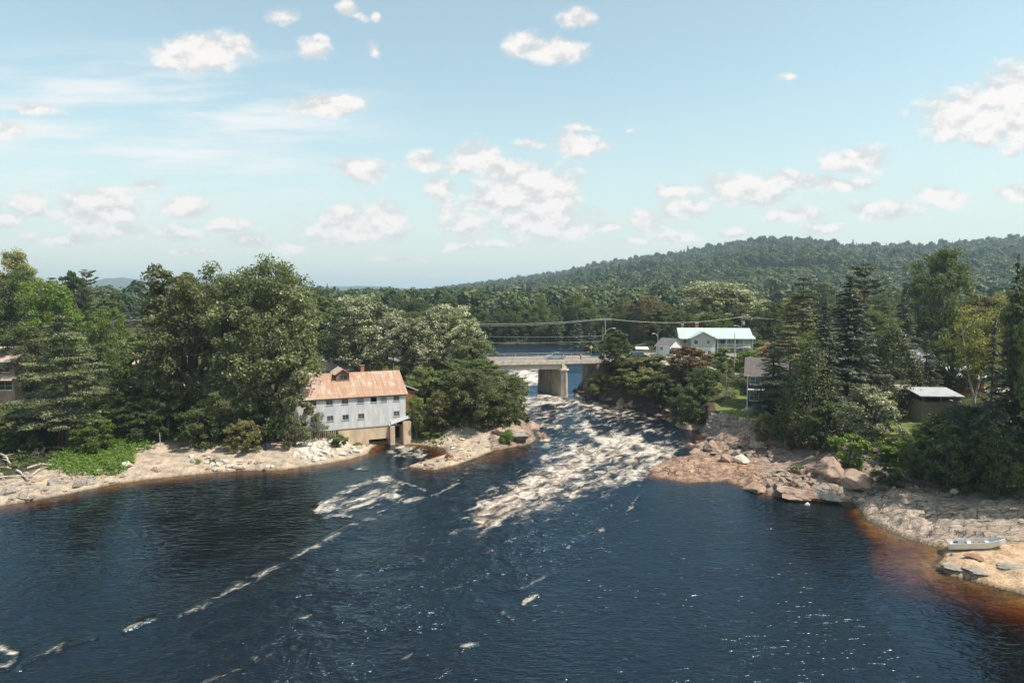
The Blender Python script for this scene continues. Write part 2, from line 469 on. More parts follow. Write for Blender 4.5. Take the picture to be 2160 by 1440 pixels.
def prism(bm, pts, axis, a, b, mi=0):
    """extrude a 2-D outline between a and b along 'x', 'y' or 'z'"""
    def mk(p, t): return {'x': (t, p[0], p[1]), 'y': (p[0], t, p[1]), 'z': (p[0], p[1], t)}[axis]
    A = [bm.verts.new(mk(p, a)) for p in pts]; B = [bm.verts.new(mk(p, b)) for p in pts]
    n = len(pts)
    f = [bm.faces.new(A), bm.faces.new(B[::-1])]
    for i in range(n): f.append(bm.faces.new((A[i], B[i], B[(i + 1) % n], A[(i + 1) % n])))
    for q in f: q.material_index = mi
    bmesh.ops.recalc_face_normals(bm, faces=f)


def slab(bm, quad, t):
    """a thick sheet: four corners (seen from outside, counter-clockwise), thickness downward along the normal"""
    q = [Vector(p) for p in quad]; n = (q[1] - q[0]).cross(q[3] - q[0]).normalized() * t
    A = [bm.verts.new(p) for p in q]; B = [bm.verts.new(p - n) for p in q]
    f = [bm.faces.new(A), bm.faces.new(B[::-1])]
    for i in range(4): f.append(bm.faces.new((A[i], B[i], B[(i + 1) % 4], A[(i + 1) % 4])))
    bmesh.ops.recalc_face_normals(bm, faces=f)


def tubes(paths, sides=6):
    """tapered tubes; each path = list of (x, y, z, r) -> V, F (quads)"""
    V, F = [], []; off = 0
    ang = np.linspace(0, 2 * np.pi, sides, endpoint=False)
    for p in paths:
        p = np.asarray(p, float); c = p[:, :3]; r = p[:, 3]
        d = np.gradient(c, axis=0); d /= np.linalg.norm(d, axis=1)[:, None] + 1e-9
        ref = np.where(np.abs(d[:, 2:3]) > .9, np.array([[1., 0, 0]]), np.array([[0, 0, 1.]]))
        a = np.cross(d, ref); a /= np.linalg.norm(a, axis=1)[:, None] + 1e-9; b = np.cross(d, a)
        ring = c[:, None, :] + r[:, None, None] * (np.cos(ang)[None, :, None] * a[:, None, :] + np.sin(ang)[None, :, None] * b[:, None, :])
        n = len(p); V.append(ring.reshape(-1, 3))
        i = np.arange(n - 1)[:, None] * sides; j = np.arange(sides)[None, :]; j2 = (j + 1) % sides
        F.append(np.stack([i + j, i + j2, i + sides + j2, i + sides + j], -1).reshape(-1, 4) + off)
        off += n * sides
    return np.concatenate(V), np.concatenate(F)


def tube_obj(name, paths, mat, parent=None, sides=6, **kw):
    V, F = tubes(paths, sides)
    return obj(name, np_mesh(name, V, F, smooth=True), mat, parent, **kw)


# ------------------------------------------------------------------ materials
def material(name):
    m = bpy.data.materials.new(name); m.use_nodes = True
    nb = NB(m.node_tree)
    for n in list(nb.n): nb.n.remove(n)
    out = nb.new('ShaderNodeOutputMaterial')
    return m, nb, out


def simple(name, col, rough=.7, var=.25, scale=3.0, metal=0.0, spec=.4, bump=0.0, streak=None, second=None):
    m, nb, out = material(name)
    co = nb.new('ShaderNodeTexCoord').outputs['Object']
    if streak: co2 = nb.mapping(co, streak)
    else: co2 = co
    n = nb.noise(co2, scale, 5, .6)
    c = nb.mix(nb.ramp(n, .3, .72), tuple(x * (1 - var) for x in col), tuple(min(1, x * (1 + var)) for x in col))
    if second:
        c = nb.mix(nb.ramp(nb.noise(co2, scale * .6, 6, .65), second[1], second[2]), c, second[0])
    b = nb.new('ShaderNodeBsdfPrincipled')
    nb.l.new(c, b.inputs['Base Color']); b.inputs['Roughness'].default_value = rough
    b.inputs['Metallic'].default_value = metal; b.inputs['Specular IOR Level'].default_value = spec
    if bump:
        bp = nb.new('ShaderNodeBump'); bp.inputs['Strength'].default_value = bump; bp.inputs['Distance'].default_value = .05
        nb.l.new(nb.noise(co2, scale * 4, 5, .6), bp.inputs['Height']); nb.l.new(bp.outputs[0], b.inputs['Normal'])
    nb.l.new(b.outputs[0], out.inputs[0]); return m


def leaf_mat(name, dark, light, pale=None, pale_at=.8, trans=.40, spec=.25):
    m, nb, out = material(name)
    t = nb.attr('tint')
    oi = nb.new('ShaderNodeObjectInfo').outputs['Random']
    c = nb.mix(nb.ramp(t, 0, 1, interp='LINEAR'), dark, light)
    if pale: c = nb.mix(nb.ramp(t, pale_at, min(1.0, pale_at + .12)), c, pale)
    hs = nb.new('ShaderNodeHueSaturation'); nb.l.new(c, hs.inputs['Color'])
    nb.l.new(nb.ramp(oi, 0, 1, .485, .515, 'LINEAR'), hs.inputs['Hue'])
    nb.l.new(nb.ramp(nb.math('FRACT', nb.math('MULTIPLY', oi, 7.31)), 0, 1, .78, 1.22, 'LINEAR'), hs.inputs['Value'])
    b = nb.new('ShaderNodeBsdfPrincipled'); nb.l.new(hs.outputs[0], b.inputs['Base Color'])
    b.inputs['Roughness'].default_value = .5; b.inputs['Specular IOR Level'].default_value = spec
    tr = nb.new('ShaderNodeBsdfTranslucent')
    nb.l.new(nb.mix(1.0, hs.outputs[0], (1.1, 1.25, .55), 'MULTIPLY'), tr.inputs[0])
    mx = nb.new('ShaderNodeMixShader'); mx.inputs[0].default_value = trans
    nb.l.new(b.outputs[0], mx.inputs[1]); nb.l.new(tr.outputs[0], mx.inputs[2]); nb.l.new(mx.outputs[0], out.inputs[0])
    return m


LG = 2.05


def leaf_mat_(n, a, b, p=None, q=.8, trans=.40):
    g = lambda c: (c[0] * LG * 1.10, c[1] * LG * .98, c[2] * LG * 1.05) if c else None
    return leaf_mat(n, g(a), g(b), g(p), q, trans)


LM = dict(
    poplar=leaf_mat_('leaf_poplar', (.040, .052, .022), (.105, .125, .055), (.20, .22, .13), .90),
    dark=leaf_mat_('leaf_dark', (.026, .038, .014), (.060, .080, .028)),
    mid=leaf_mat_('leaf_mid', (.036, .052, .018), (.088, .115, .038)),
    bright=leaf_mat_('leaf_bright', (.042, .070, .014), (.100, .150, .030)),
    silver=leaf_mat_('leaf_silver', (.060, .072, .040), (.150, .165, .105), (.30, .325, .24), .58),
    olive=leaf_mat_('leaf_olive', (.055, .062, .022), (.150, .155, .060)),
    brown=leaf_mat_('leaf_brown', (.040, .038, .018), (.110, .085, .040), (.17, .10, .05), .8),
    gold=leaf_mat_('leaf_gold', (.10, .075, .035), (.215, .16, .085)),
    birch=leaf_mat_('leaf_birch', (.056, .068, .020), (.150, .158, .052)),
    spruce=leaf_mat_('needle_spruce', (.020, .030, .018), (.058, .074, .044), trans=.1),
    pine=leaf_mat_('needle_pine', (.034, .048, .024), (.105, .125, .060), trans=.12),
    cedar=leaf_mat_('needle_cedar', (.022, .032, .012), (.062, .076, .028), trans=.12),
    vine=leaf_mat_('leaf_vine', (.036, .060, .011), (.082, .128, .025)),
)
BARK = simple('bark', (.10, .085, .07), .9, .4, 2.0, streak=(4, 4, .8), bump=.5)
BARK_PALE = simple('bark_pale', (.24, .21, .18), .9, .4, 2.0, streak=(4, 4, .8))
BARK_BIRCH = simple('bark_birch', (.42, .38, .32), .8, .3, 3.0, streak=(1, 1, 3), second=((.10, .08, .07), .62, .7))

# ------------------------------------------------------------------ the ground
def ground_material():
    m, nb, out = material('ground_surface')
    co = nb.new('ShaderNodeTexCoord').outputs['Object']
    base = nb.attr('gcol', 'Color'); rock = nb.attr('rockw'); green = nb.attr('greenw')
    n1 = nb.noise(co, .9, 6, .65); n2 = nb.noise(co, 6.0, 4, .6); n3 = nb.noise(nb.mapping(co, (.35, 1.5, 1.5), rot=(0, 0, .6)), 1.4, 5, .65)
    c = nb.mix(1.0, base, nb.mix(nb.ramp(n1, .25, .75), (.62, .60, .60), (1.32, 1.30, 1.26)), 'MULTIPLY')
    c = nb.mix(1.0, c, nb.mix(nb.ramp(n2, .3, .7), (.74, .74, .74), (1.22, 1.22, 1.22)), 'MULTIPLY')
    # rock: bands of grey, rust stains, dark cracks
    rk = nb.mix(nb.ramp(n3, .40, .66), c, nb.mix(1.0, c, (.62, .64, .68), 'MULTIPLY'))
    rk = nb.mix(nb.ramp(nb.noise(co, .45, 4, .6), .55, .75), rk, nb.mix(1.0, rk, (1.12, .80, .62), 'MULTIPLY'))
    vo = nb.new('ShaderNodeTexVoronoi', feature='DISTANCE_TO_EDGE'); vo.inputs['Scale'].default_value = .55
    wv = nb.vmath('ADD', nb.mapping(co, (.7, 2.1, 1), rot=(0, 0, .5)), nb.vmath('MULTIPLY', nb.noise(co, 1.1, 3, .5, 'Color'), (2.6, 2.6, 0)))
    nb.l.new(wv, vo.inputs['Vector'])
    crack = nb.ramp(vo.outputs['Distance'], .0, .06)
    rk = nb.mix(nb.math('MULTIPLY', nb.math('MULTIPLY', nb.math('SUBTRACT', 1.0, crack), nb.ramp(nb.noise(co, .35, 3, .6), .40, .56)), .85), rk, (.05, .042, .035))
    c = nb.mix(rock, c, rk)
    gr = nb.mix(1.0, c, nb.mix(nb.ramp(nb.noise(co, 1.8, 5, .7), .3, .7), (.55, .62, .5), (1.4, 1.3, 1.2)), 'MULTIPLY')
    c = nb.mix(green, c, gr)
    b = nb.new('ShaderNodeBsdfPrincipled'); nb.l.new(c, b.inputs['Base Color'])
    b.inputs['Roughness'].default_value = .9; b.inputs['Specular IOR Level'].default_value = .2
    bp = nb.new('ShaderNodeBump'); bp.inputs['Strength'].default_value = .9; bp.inputs['Distance'].default_value = .22
    h = nb.math('ADD', nb.math('MULTIPLY', nb.noise(co, 1.8, 7, .65), 1.0), nb.math('MULTIPLY', nb.math('MULTIPLY', crack, rock), .5))
    nb.l.new(h, bp.inputs['Height']); nb.l.new(bp.outputs[0], b.inputs['Normal'])
    nb.l.new(b.outputs[0], out.inputs[0]); return m


def lerp3(c, w, col):
    return c * (1 - w[:, None]) + np.array(col)[None, :] * w[:, None]


LAWN1 = [(1496, 858), (1545, 838), (1570, 832), (1660, 845), (1660, 892), (1590, 892), (1520, 866)]
LAWN2 = [(1850, 880), (1950, 862), (1975, 900), (1965, 985), (1890, 1000), (1850, 960)]


def build_ground():
    apex = -40.0
    Y = [-25.0]
    while Y[-1] < 8600: Y.append(Y[-1] + max(.30, (Y[-1] - apex) * (.0034 if Y[-1] < 140 else .0046 if Y[-1] < 300 else .010)))
    Y = np.array(Y); nr = len(Y)
    R = np.concatenate([np.linspace(-1.9, -.66, 90)[:-1], np.linspace(-.66, .66, 620), np.linspace(.66, 1.9, 90)[1:]]); nc = len(R)
    X = R[None, :] * (Y[:, None] - apex); YY = np.repeat(Y[:, None], nc, 1)
    x = X.ravel(); y = YY.ravel()
    z, sd, u, v, r = terrain(x, y, True)
    n = fbm(x / 5, y / 5, 41, 4); nf = fbm(x / 1.5, y / 1.5, 43, 3)
    c = np.tile(np.array([.050, .052, .026]), (len(x), 1)); rock = np.zeros(len(x)); green = np.ones(len(x))
    c = lerp3(c, sstep(380, 520, y), (.040, .058, .024))
    left = x < -9
    # sand and gravel along the left bank
    wsh = (6.5 + 7 * n + 6 * ((u > 300) & (u < 480)) + 5 * ((u > 560) & (u < 760)))
    ws = sstep(wsh + 2, wsh - 2, sd) * left * (y < 118) * (sd > -.2)
    ws = np.maximum(ws, sstep(11, 6, sd) * (u > 860) * (u < 1115) * (v > 880) * (v < 1000))
    sand = np.where(nf[:, None] > .5, np.array([[.40, .315, .235]]), np.array([[.34, .285, .225]]))
    c = c * (1 - ws[:, None]) + sand * ws[:, None]
    c = lerp3(c, ws * ((u > 610) & (u < 780)) * sstep(.42, .6, n), (.56, .50, .43))
    green *= 1 - ws
    # bare rock on the right bank and the point
    wr = sstep(0, 1, (15 + 9 * n - sd) / 3) * (x > 12) * (y < 116) * (sd > -.2)
    wr = np.where((u > 1420) & (u < 1560) & (v > 900) & (y < 125), np.maximum(wr, sstep(14, 9, sd) * (sd > -.2)), wr)
    wr = np.maximum(wr, sstep(7, 3, sd) * (x > 8) * (y >= 100) * (y < 170) * (sd > -.2))
    pt = (u > 1035) * (u < 1140) * (v > 860) * (v < 950) * sstep(9, 4, sd)
    wr = np.maximum(wr, pt)
    rc = np.where((n > .5)[:, None], np.array([[.31, .225, .17]]), np.array([[.29, .235, .19]]))
    rc = np.where(((u > 1790) & (v > 1040))[:, None], np.array([[.36, .295, .235]]), rc)
    rc = np.where(((u > 1980) & (v > 1140))[:, None], np.array([[.42, .30, .195]]), rc)
    rc = np.where(((u > 1360) & (u < 1600) & (v > 955) & (v < 1030))[:, None], np.array([[.34, .225, .16]]), rc)
    rc = np.where(((y > 112) & (x > 8) & (v < 880))[:, None], np.array([[.085, .06, .05]]), rc)  # ledge by the bridge: dark rock, overhang shade put into its colour
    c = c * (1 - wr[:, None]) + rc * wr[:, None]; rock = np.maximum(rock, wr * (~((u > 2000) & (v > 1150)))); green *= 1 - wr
    # grass
    for P in (LAWN1, LAWN2):
        wl = in_px(P, u + 26 * (n - .5) + 14 * (nf - .5), v + 14 * (n - .5)) * 1.0
        c = lerp3(c, wl, (.135, .165, .045)); green = np.maximum(green, wl * .6); rock *= 1 - wl
    fl = (n > .56) * (y < 260) * (y > 105) * (ws < .1) * (wr < .1) * 1.0
    c = lerp3(c, fl * .8, (.085, .105, .032))
    park = ((u > 1322) & (u < 1455) & (v > 744) & (v < 771) & (y < 200)) * 1.0
    park = np.maximum(park, sstep(2.6, 1.8, poly_dist(LANE, x, y)) * (sd > 3)); park = np.maximum(park, sstep(5.6, 4.6, r) * (sd > 1))
    park = np.maximum(park, ((u > 250) & (u < 420) & (v > 800) & (v < 822) & (y > 118) & (y < 170)) * 1.0)
    c = lerp3(c, park, (.36, .32, .27)); green *= 1 - park
    wet = sstep(.5, .0, sd) * (sd > -.5) * sstep(.28, 0.05, z - WL(y))
    bed = (sd <= 0) * 1.0
    c = lerp3(c, bed, (.27, .17, .085)); c = lerp3(c, bed * sstep(.5, .62, n), (.16, .11, .065)); c = lerp3(c, bed * (y > 185), (.03, .028, .02)); green *= 1 - bed; rock *= 1 - bed  # pool bed near black, standing in for the trees' dark reflection
    c = c * (1 - .45 * wet[:, None])
    V = np.stack([x, y, z], 1)
    i = (np.arange(nr - 1)[:, None] * nc + np.arange(nc - 1)[None, :]).ravel()
    F = np.stack([i, i + 1, i + nc + 1, i + nc], 1)
    ca = np.concatenate([c, np.ones((len(c), 1))], 1)
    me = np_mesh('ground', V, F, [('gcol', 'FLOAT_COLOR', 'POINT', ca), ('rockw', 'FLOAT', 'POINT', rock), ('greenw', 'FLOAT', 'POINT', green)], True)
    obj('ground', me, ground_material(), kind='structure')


build_ground()

# ------------------------------------------------------------------ the river
# foam: strokes (pixels of the photograph, half width in pixels, strength, tan 0..1)
FOAM = [([(1096, 846), (1180, 840), (1260, 850), (1335, 862)], 15, .92, .3), ([(1330, 864), (1400, 877)], 8, .62, .6), ([(1098, 872), (1160, 872), (1240, 868), (1300, 872)], 16, .62, .3),
        ([(1108, 890), (1170, 894), (1225, 908)], 11, .66, .4), ([(1140, 915), (1155, 935), (1215, 946)], 11, .74, .2), ([(1235, 893), (1250, 915), (1272, 936)], 10, .8, .2),
        ([(1272, 932), (1345, 930), (1355, 950), (1405, 962)], 15, .98, .3), ([(1405, 948), (1372, 985), (1312, 1005)], 15, .9, .2), ([(1320, 938), (1235, 965), (1185, 1000), (1112, 1035), (1025, 1087)], 28, .98, .75),
        ([(1345, 968), (1260, 1010), (1180, 1040), (1100, 1066)], 22, .78, .8), ([(1215, 950), (1150, 966)], 11, .8, .5), ([(1392, 910), (1358, 904)], 6, .62, .1), ([(1310, 885), (1380, 890)], 14, .34, .3),
        ([(1200, 920), (1260, 960)], 40, .42, .5), ([(1150, 1062), (1200, 1056), (1265, 1044)], 7, .45, .6), ([(1020, 1090), (950, 1130), (900, 1150)], 9, .40, .8),
        ([(668, 1077), (722, 1040), (790, 1010), (832, 1010)], 9, .95, 0), ([(790, 1008), (838, 1014), (895, 1034)], 5, .85, 0), ([(682, 1072), (760, 1056), (830, 1042)], 22, .95, 0), ([(700, 1085), (740, 1090)], 7, .7, 0),
        ([(992, 983), (965, 1018), (925, 1038), (850, 1056), (790, 1085)], 6, .58, 0), ([(800, 1086), (700, 1130), (600, 1185), (500, 1237), (380, 1302)], 8, .66, 0), ([(590, 1190), (490, 1245), (390, 1298)], 12, .45, 0),
        ([(322, 1302), (262, 1328)], 7, .78, 0), ([(200, 1344), (120, 1366), (60, 1392), (40, 1412)], 6, .55, 0), ([(136, 1356), (122, 1366)], 11, .85, 0), ([(0, 1366), (34, 1382), (12, 1402), (0, 1400)], 11, .85, 0),
        ([(1352, 1042), (1318, 1084)], 5, .55, 0), ([(1272, 1114), (1240, 1126), (1195, 1152)], 6, .62, 0), ([(1155, 1213), (1100, 1240)], 5, .52, 0), ([(1132, 1254), (1104, 1271)], 6, .8, 0), ([(1060, 1290), (1080, 1306)], 8, .72, 0),
        ([(1012, 1354), (975, 1363)], 6, .85, 0), ([(950, 1413), (920, 1426)], 5, .7, 0), ([(862, 1128), (888, 1136)], 9, .55, .6), ([(1058, 1142), (1095, 1134), (1130, 1130)], 9, .55, .5), ([(1015, 1162), (1040, 1166)], 9, .58, .4),
        ([(865, 1172), (895, 1176)], 7, .5, .5), ([(430, 1440), (520, 1400), (640, 1352)], 8, .42, .1), ([(690, 1232), (760, 1215)], 9, .38, .4), ([(920, 1243), (975, 1238)], 4, .62, .2), ([(820, 1405), (870, 1380)], 7, .5, .1),
        ([(640, 1300), (700, 1290)], 9, .40, .2), ([(560, 1330), (660, 1338)], 4, .45, .1), ([(845, 934), (850, 946), (886, 957)], 15, 1.0, .15), ([(820, 952), (858, 962)], 8, .6, .1), ([(735, 986), (800, 993), (860, 985)], 5, .52, .1),
        ([(1090, 790), (1130, 794), (1150, 800)], 13, 1.1, .1), ([(1108, 808), (1145, 812)], 7, .66, .2), ([(1180, 1075), (1290, 1066)], 4, .42, .5), ([(1100, 1100), (1190, 1092)], 5, .38, .6)]


def seg_px(P, u, v):
    d = np.full(u.shape, 1e9)
    for (ax, ay), (bx, by) in zip(P[:-1], P[1:]):
        ex, ey = bx - ax, by - ay
        t = np.clip(((u - ax) * ex + (v - ay) * ey) / (ex * ex + ey * ey), 0, 1)
        d = np.minimum(d, np.hypot(u - ax - t * ex, v - ay - t * ey))
    return d


def water_material():
    m, nb, out = material('river_water')
    geo = nb.new('ShaderNodeNewGeometry').outputs['Position']
    dep = nb.attr('depth'); foam = nb.attr('foam'); tan = nb.attr('tan'); turb = nb.attr('turb')
    rot = (0, 0, math.radians(-16))
    fl = nb.mapping(geo, (1, 2.3, 1), rot=(0, 0, math.radians(-34)), typ='TEXTURE')
    fl = nb.vmath('ADD', fl, nb.vmath('MULTIPLY', nb.vmath('SUBTRACT', nb.noise(geo, .55, 3, .5, 'Color'), (.5, .5, .5)), (1.8, 1.8, 0)))
    nA = nb.noise(fl, .80, 9, .60); nB = nb.noise(nb.mapping(fl, (1, 1, 1), loc=(7, 3, 0)), 3.2, 6, .72)
    nf = nb.math('ADD', nb.math('MULTIPLY', nA, .72), nb.math('MULTIPLY', nB, .28))
    nf2 = nb.math('MULTIPLY_ADD', nb.math('SUBTRACT', nf, .5), 2.3, .5)
    lim = nb.math('SUBTRACT', .74, nb.math('MULTIPLY', foam, .66))
    fm = nb.math('MULTIPLY', nb.ramp(nf2, lim, nb.math('ADD', lim, .60)), .95)
    fm = nb.math('MULTIPLY', fm, nb.ramp(foam, .02, .14))
    flo = nb.noise(geo, 2.1, 4, .72); fl2 = nb.noise(nb.mapping(geo, (1, .5, 1), rot=rot), .22, 2, .5)
    fleck = nb.math('MULTIPLY', nb.ramp(nb.math('ADD', flo, nb.math('MULTIPLY', nb.math('SUBTRACT', fl2, .5), .12)), .705, .77), nb.ramp(turb, .15, .6))
    fm = nb.math('MAXIMUM', fm, nb.math('MULTIPLY', fleck, .6))
    # ripples
    wA = nb.noise(nb.mapping(geo, (.85, 1.5, 1), rot=(0, 0, .18)), .95, 3, .55, dist=.4)
    wB = nb.noise(nb.mapping(geo, (.8, 1.6, 1), rot=(0, 0, .35)), 2.2, 2, .45, dist=.3)
    wC = nb.noise(geo, .16, 4, .6)
    rd = nb.math('ABSOLUTE', nb.math('SUBTRACT', nb.noise(nb.mapping(geo, (.62, 1.9, 1), rot=(0, 0, .22)), .85, 3, .5, dist=.6), .5))
    h = nb.math('ADD', nb.math('MULTIPLY', wA, .40), nb.math('MULTIPLY', wB, .20))
    h = nb.math('ADD', h, nb.math('MULTIPLY', nb.math('MINIMUM', rd, .12), 1.1))
    sw = nb.noise(nb.mapping(geo, (1, .55, 1), rot=rot), .30, 4, .55, dist=1.2)
    h = nb.math('ADD', h, nb.math('MULTIPLY', nb.math('MULTIPLY', nA, turb), .55)); h = nb.math('ADD', h, nb.math('MULTIPLY', nb.math('MULTIPLY', sw, turb), 2.4))
    gust = nb.math('MULTIPLY', nb.math('MULTIPLY', nb.ramp(wC, .3, .62, .55, 1.15), nb.ramp(turb, 0, 1, .95, 1.25)), nb.attr('wind'))
    h = nb.math('MULTIPLY', h, gust)
    bp = nb.new('ShaderNodeBump'); bp.inputs['Strength'].default_value = 1.0; bp.inputs['Distance'].default_value = .46
    nb.l.new(h, bp.inputs['Height'])
    # tea coloured water: what is below shows through, filtered by the depth
    kx = nb.math('MULTIPLY', dep, -1.0)
    tr = nb.new('ShaderNodeCombineColor')
    for i, k in enumerate((1.5, 2.6, 5.0)):
        nb.l.new(nb.math('EXPONENT', nb.math('MULTIPLY', kx, k)), tr.inputs[i])
    tb = nb.new('ShaderNodeBsdfTransparent'); nb.l.new(tr.outputs[0], tb.inputs[0])
    df = nb.new('ShaderNodeBsdfDiffuse'); df.inputs[0].default_value = (.0048, .0044, .0052, 1)
    m1 = nb.new('ShaderNodeMixShader'); nb.l.new(nb.ramp(dep, .25, 1.5), m1.inputs[0]); nb.l.new(tb.outputs[0], m1.inputs[1]); nb.l.new(df.outputs[0], m1.inputs[2])
    gl = nb.new('ShaderNodeBsdfGlossy'); nb.l.new(nb.ramp(nb.attr('wind'), .2, .7, .07, .20), gl.inputs['Roughness']); nb.l.new(bp.outputs[0], gl.inputs['Normal'])
    gl.inputs[0].default_value = (.46, .76, 1, 1)
    fr = nb.new('ShaderNodeFresnel'); fr.inputs['IOR'].default_value = 1.54; nb.l.new(bp.outputs[0], fr.inputs['Normal'])
    m2 = nb.new('ShaderNodeMixShader'); nb.l.new(fr.outputs[0], m2.inputs[0]); nb.l.new(m1.outputs[0], m2.inputs[1]); nb.l.new(gl.outputs[0], m2.inputs[2])
    fd = nb.new('ShaderNodeBsdfPrincipled'); fd.inputs['Roughness'].default_value = .7
    tanv = nb.math('MULTIPLY', nb.math('MULTIPLY', tan, .95), nb.ramp(nA, .64, .42))
    nb.l.new(nb.mix(tanv, nb.mix(nb.ramp(nB, .35, .6), (.43, .355, .27), (.66, .59, .50)), (.42, .28, .165)), fd.inputs['Base Color'])
    bp2 = nb.new('ShaderNodeBump'); bp2.inputs['Strength'].default_value = .28; bp2.inputs['Distance'].default_value = .15
    nb.l.new(nf, bp2.inputs['Height']); nb.l.new(bp2.outputs[0], fd.inputs['Normal'])
    m3 = nb.new('ShaderNodeMixShader'); nb.l.new(fm, m3.inputs[0]); nb.l.new(m2.outputs[0], m3.inputs[1]); nb.l.new(fd.outputs[0], m3.inputs[2])
    nb.l.new(m3.outputs[0], out.inputs[0]); return m


def v_in(P): return P[0][0] > 1000 and P[0][1] < 1010


def build_water():
    apex = -45.0
    Y = [-30.0]
    while Y[-1] < 290: Y.append(Y[-1] + (.9 if Y[-1] < 30 else (Y[-1] - apex) * .0022))
    Y = np.array(Y); nr = len(Y)
    R = np.concatenate([np.linspace(-1.3, -.62, 60)[:-1], np.linspace(-.62, .62, 620), np.linspace(.62, 1.3, 60)[1:]]); nc = len(R)
    X = (R[None, :] * (Y[:, None] - apex)); YY = np.repeat(Y[:, None], nc, 1)
    x = X.ravel(); y = YY.ravel()
    sd = river_sd(x, y); w = WL(y); u, v = proj(x, y, w)
    zt = terrain(x, y); dep = np.clip(w - zt, 0, 6)
    f = np.zeros(len(x)); tn = np.zeros(len(x))
    for (P, hw, s, t) in FOAM:
        a = s * (.86 if v_in(P) else .74) * np.clip(1.25 - seg_px(P, u, v) / (hw * (1.5 if v_in(P) else .95)) * .85, 0, 1.0)
        tn = np.where(a > f, t, tn); f = np.maximum(f, a)
    rap = in_px([(1095, 825), (1215, 825), (1420, 875), (1480, 930), (1400, 965), (1370, 1000), (1250, 1070), (1020, 1100), (1000, 1060), (1130, 960), (1100, 900)], u, v) * (y < 160)
    f = np.maximum(f, rap * (.10 + .32 * vnoise(x / 5, y / 9, 3)))
    cen = sstep(1, 0, (seg_px([(1150, 1050), (950, 1180), (700, 1330), (500, 1450)], u, v) - 60) / 190)
    turb = np.clip(np.maximum(cen * .85, np.minimum(1, f * 1.3)), 0, 1)
    # sheltered water along the left bank and in the right cove lies calmer than the open middle
    nz = 60 * (fbm(x / 7, y / 7, 33, 3) - .5)
    lf = sstep(60, -60, (v + .50 * u - 1470) + nz) * sstep(1400, 1080, v); rt = sstep(-60, 70, u - np.interp(v, [1000, 1060, 1200, 1440], [1540, 1590, 1690, 2010]) + nz * 1.5)
    wind = .70 - .42 * np.maximum(lf, rt); wind = np.where(y > 175, 1.5, wind)
    amp = np.clip(f, 0, 1) * np.minimum(1, np.maximum(-sd, 0) / 1.5) * (y > 60)
    dz = (fbm(x / 3.2, y / 4.6, 61, 3, .42) - .48) * 1.05 * np.minimum(1, amp * 1.1) + (fbm(x / 1.1, y / 1.6, 66, 2) - .5) * .16 * turb * np.minimum(1, np.maximum(-sd, 0) / 2)
    z = w + dz
    V = np.stack([x, y, z], 1)
    keep = sd < 1.2
    i = (np.arange(nr - 1)[:, None] * nc + np.arange(nc - 1)[None, :]).ravel()
    F = np.stack([i, i + 1, i + nc + 1, i + nc], 1)
    F = F[keep[F].any(1)]
    used = np.unique(F); mp = np.zeros(len(V), int); mp[used] = np.arange(len(used))
    me = np_mesh('river_water', V[used], mp[F], [('depth', 'FLOAT', 'POINT', dep[used]), ('foam', 'FLOAT', 'POINT', f[used]), ('tan', 'FLOAT', 'POINT', tn[used]), ('turb', 'FLOAT', 'POINT', turb[used]), ('wind', 'FLOAT', 'POINT', wind[used])], True)
    obj('river_water', me, water_material(), kind='structure')


build_water()

# ------------------------------------------------------------------ the road
ASPH = simple('asphalt', (.20, .185, .17), .9, .2, 1.2)
PAINT = simple('road_paint', (.62, .50, .16), .8, .15, 4)


def strip(name, P, hw, dz, mat, off=0.0, z=None):
    pts = []
    for (a, b) in zip(P[:-1], P[1:]):
        n = max(2, int(math.dist(a, b) / 1.5))
        for t in range(n): pts.append((a[0] + (b[0] - a[0]) * t / n, a[1] + (b[1] - a[1]) * t / n))
    pts.append(P[-1]); p = np.array(pts); d = np.gradient(p, axis=0); d /= np.linalg.norm(d, axis=1)[:, None]
    nrm = np.stack([-d[:, 1], d[:, 0]], 1)
    V = []
    for i in range(len(p)):
        for s in (off - hw, off + hw):
            q = p[i] + nrm[i] * s; V.append((q[0], q[1], float(ROAD_Z(p[i][0], 0)) + dz))
    i = np.arange(len(p) - 1) * 2
    F = np.stack([i, i + 2, i + 3, i + 1], 1)
    return V, F


for nm, part in (('road', ROAD[:4]), ('road', ROAD[4:])):
    V, F = strip('road', part, 3.9, .02, ASPH)
    obj(nm, np_mesh('road', V, F), ASPH, kind='structure')
    V, F = strip('road_marking', part, .1, .026, PAINT)
    obj('road_marking', np_mesh('road_marking', V, F), PAINT, kind='structure')

# ------------------------------------------------------------------ the bridge
CONC = simple('pale_concrete', (.56, .455, .36), .9, .22, 1.2, bump=.2, second=((.30, .25, .21), .55, .75))
CONC_D = simple('weathered_concrete', (.43, .36, .30), .9, .3, .8, bump=.3, streak=(1.5, 1.5, .35), second=((.17, .15, .14), .5, .72))
STEELG = simple('grey_steel', (.56, .49, .42), .6, .15, 1.0, streak=(.3, 1, 3))
RAILM = simple('rail_steel', (.30, .28, .27), .5, .2, 2.0)
ang_b = math.atan2(br_dir[1], br_dir[0])
bridge = empty('road_bridge', (BR_A[0], BR_A[1], BR_Z), ang_b, label='pale concrete road bridge on a stone grey pier over the head of the rapids', cat='bridge')
bm = bmesh.new(); L0, L1 = -1.5, 24.4
box(bm, L0, L1, .05, BR_W - .05, -.32, .0); obj('deck', bm, ASPH, bridge)
for y0 in (-.12, BR_W - .28):
    bm = bmesh.new(); box(bm, L0, L1, y0, y0 + .40, -.46, .34); obj('kerb_beam', bm, CONC, bridge)
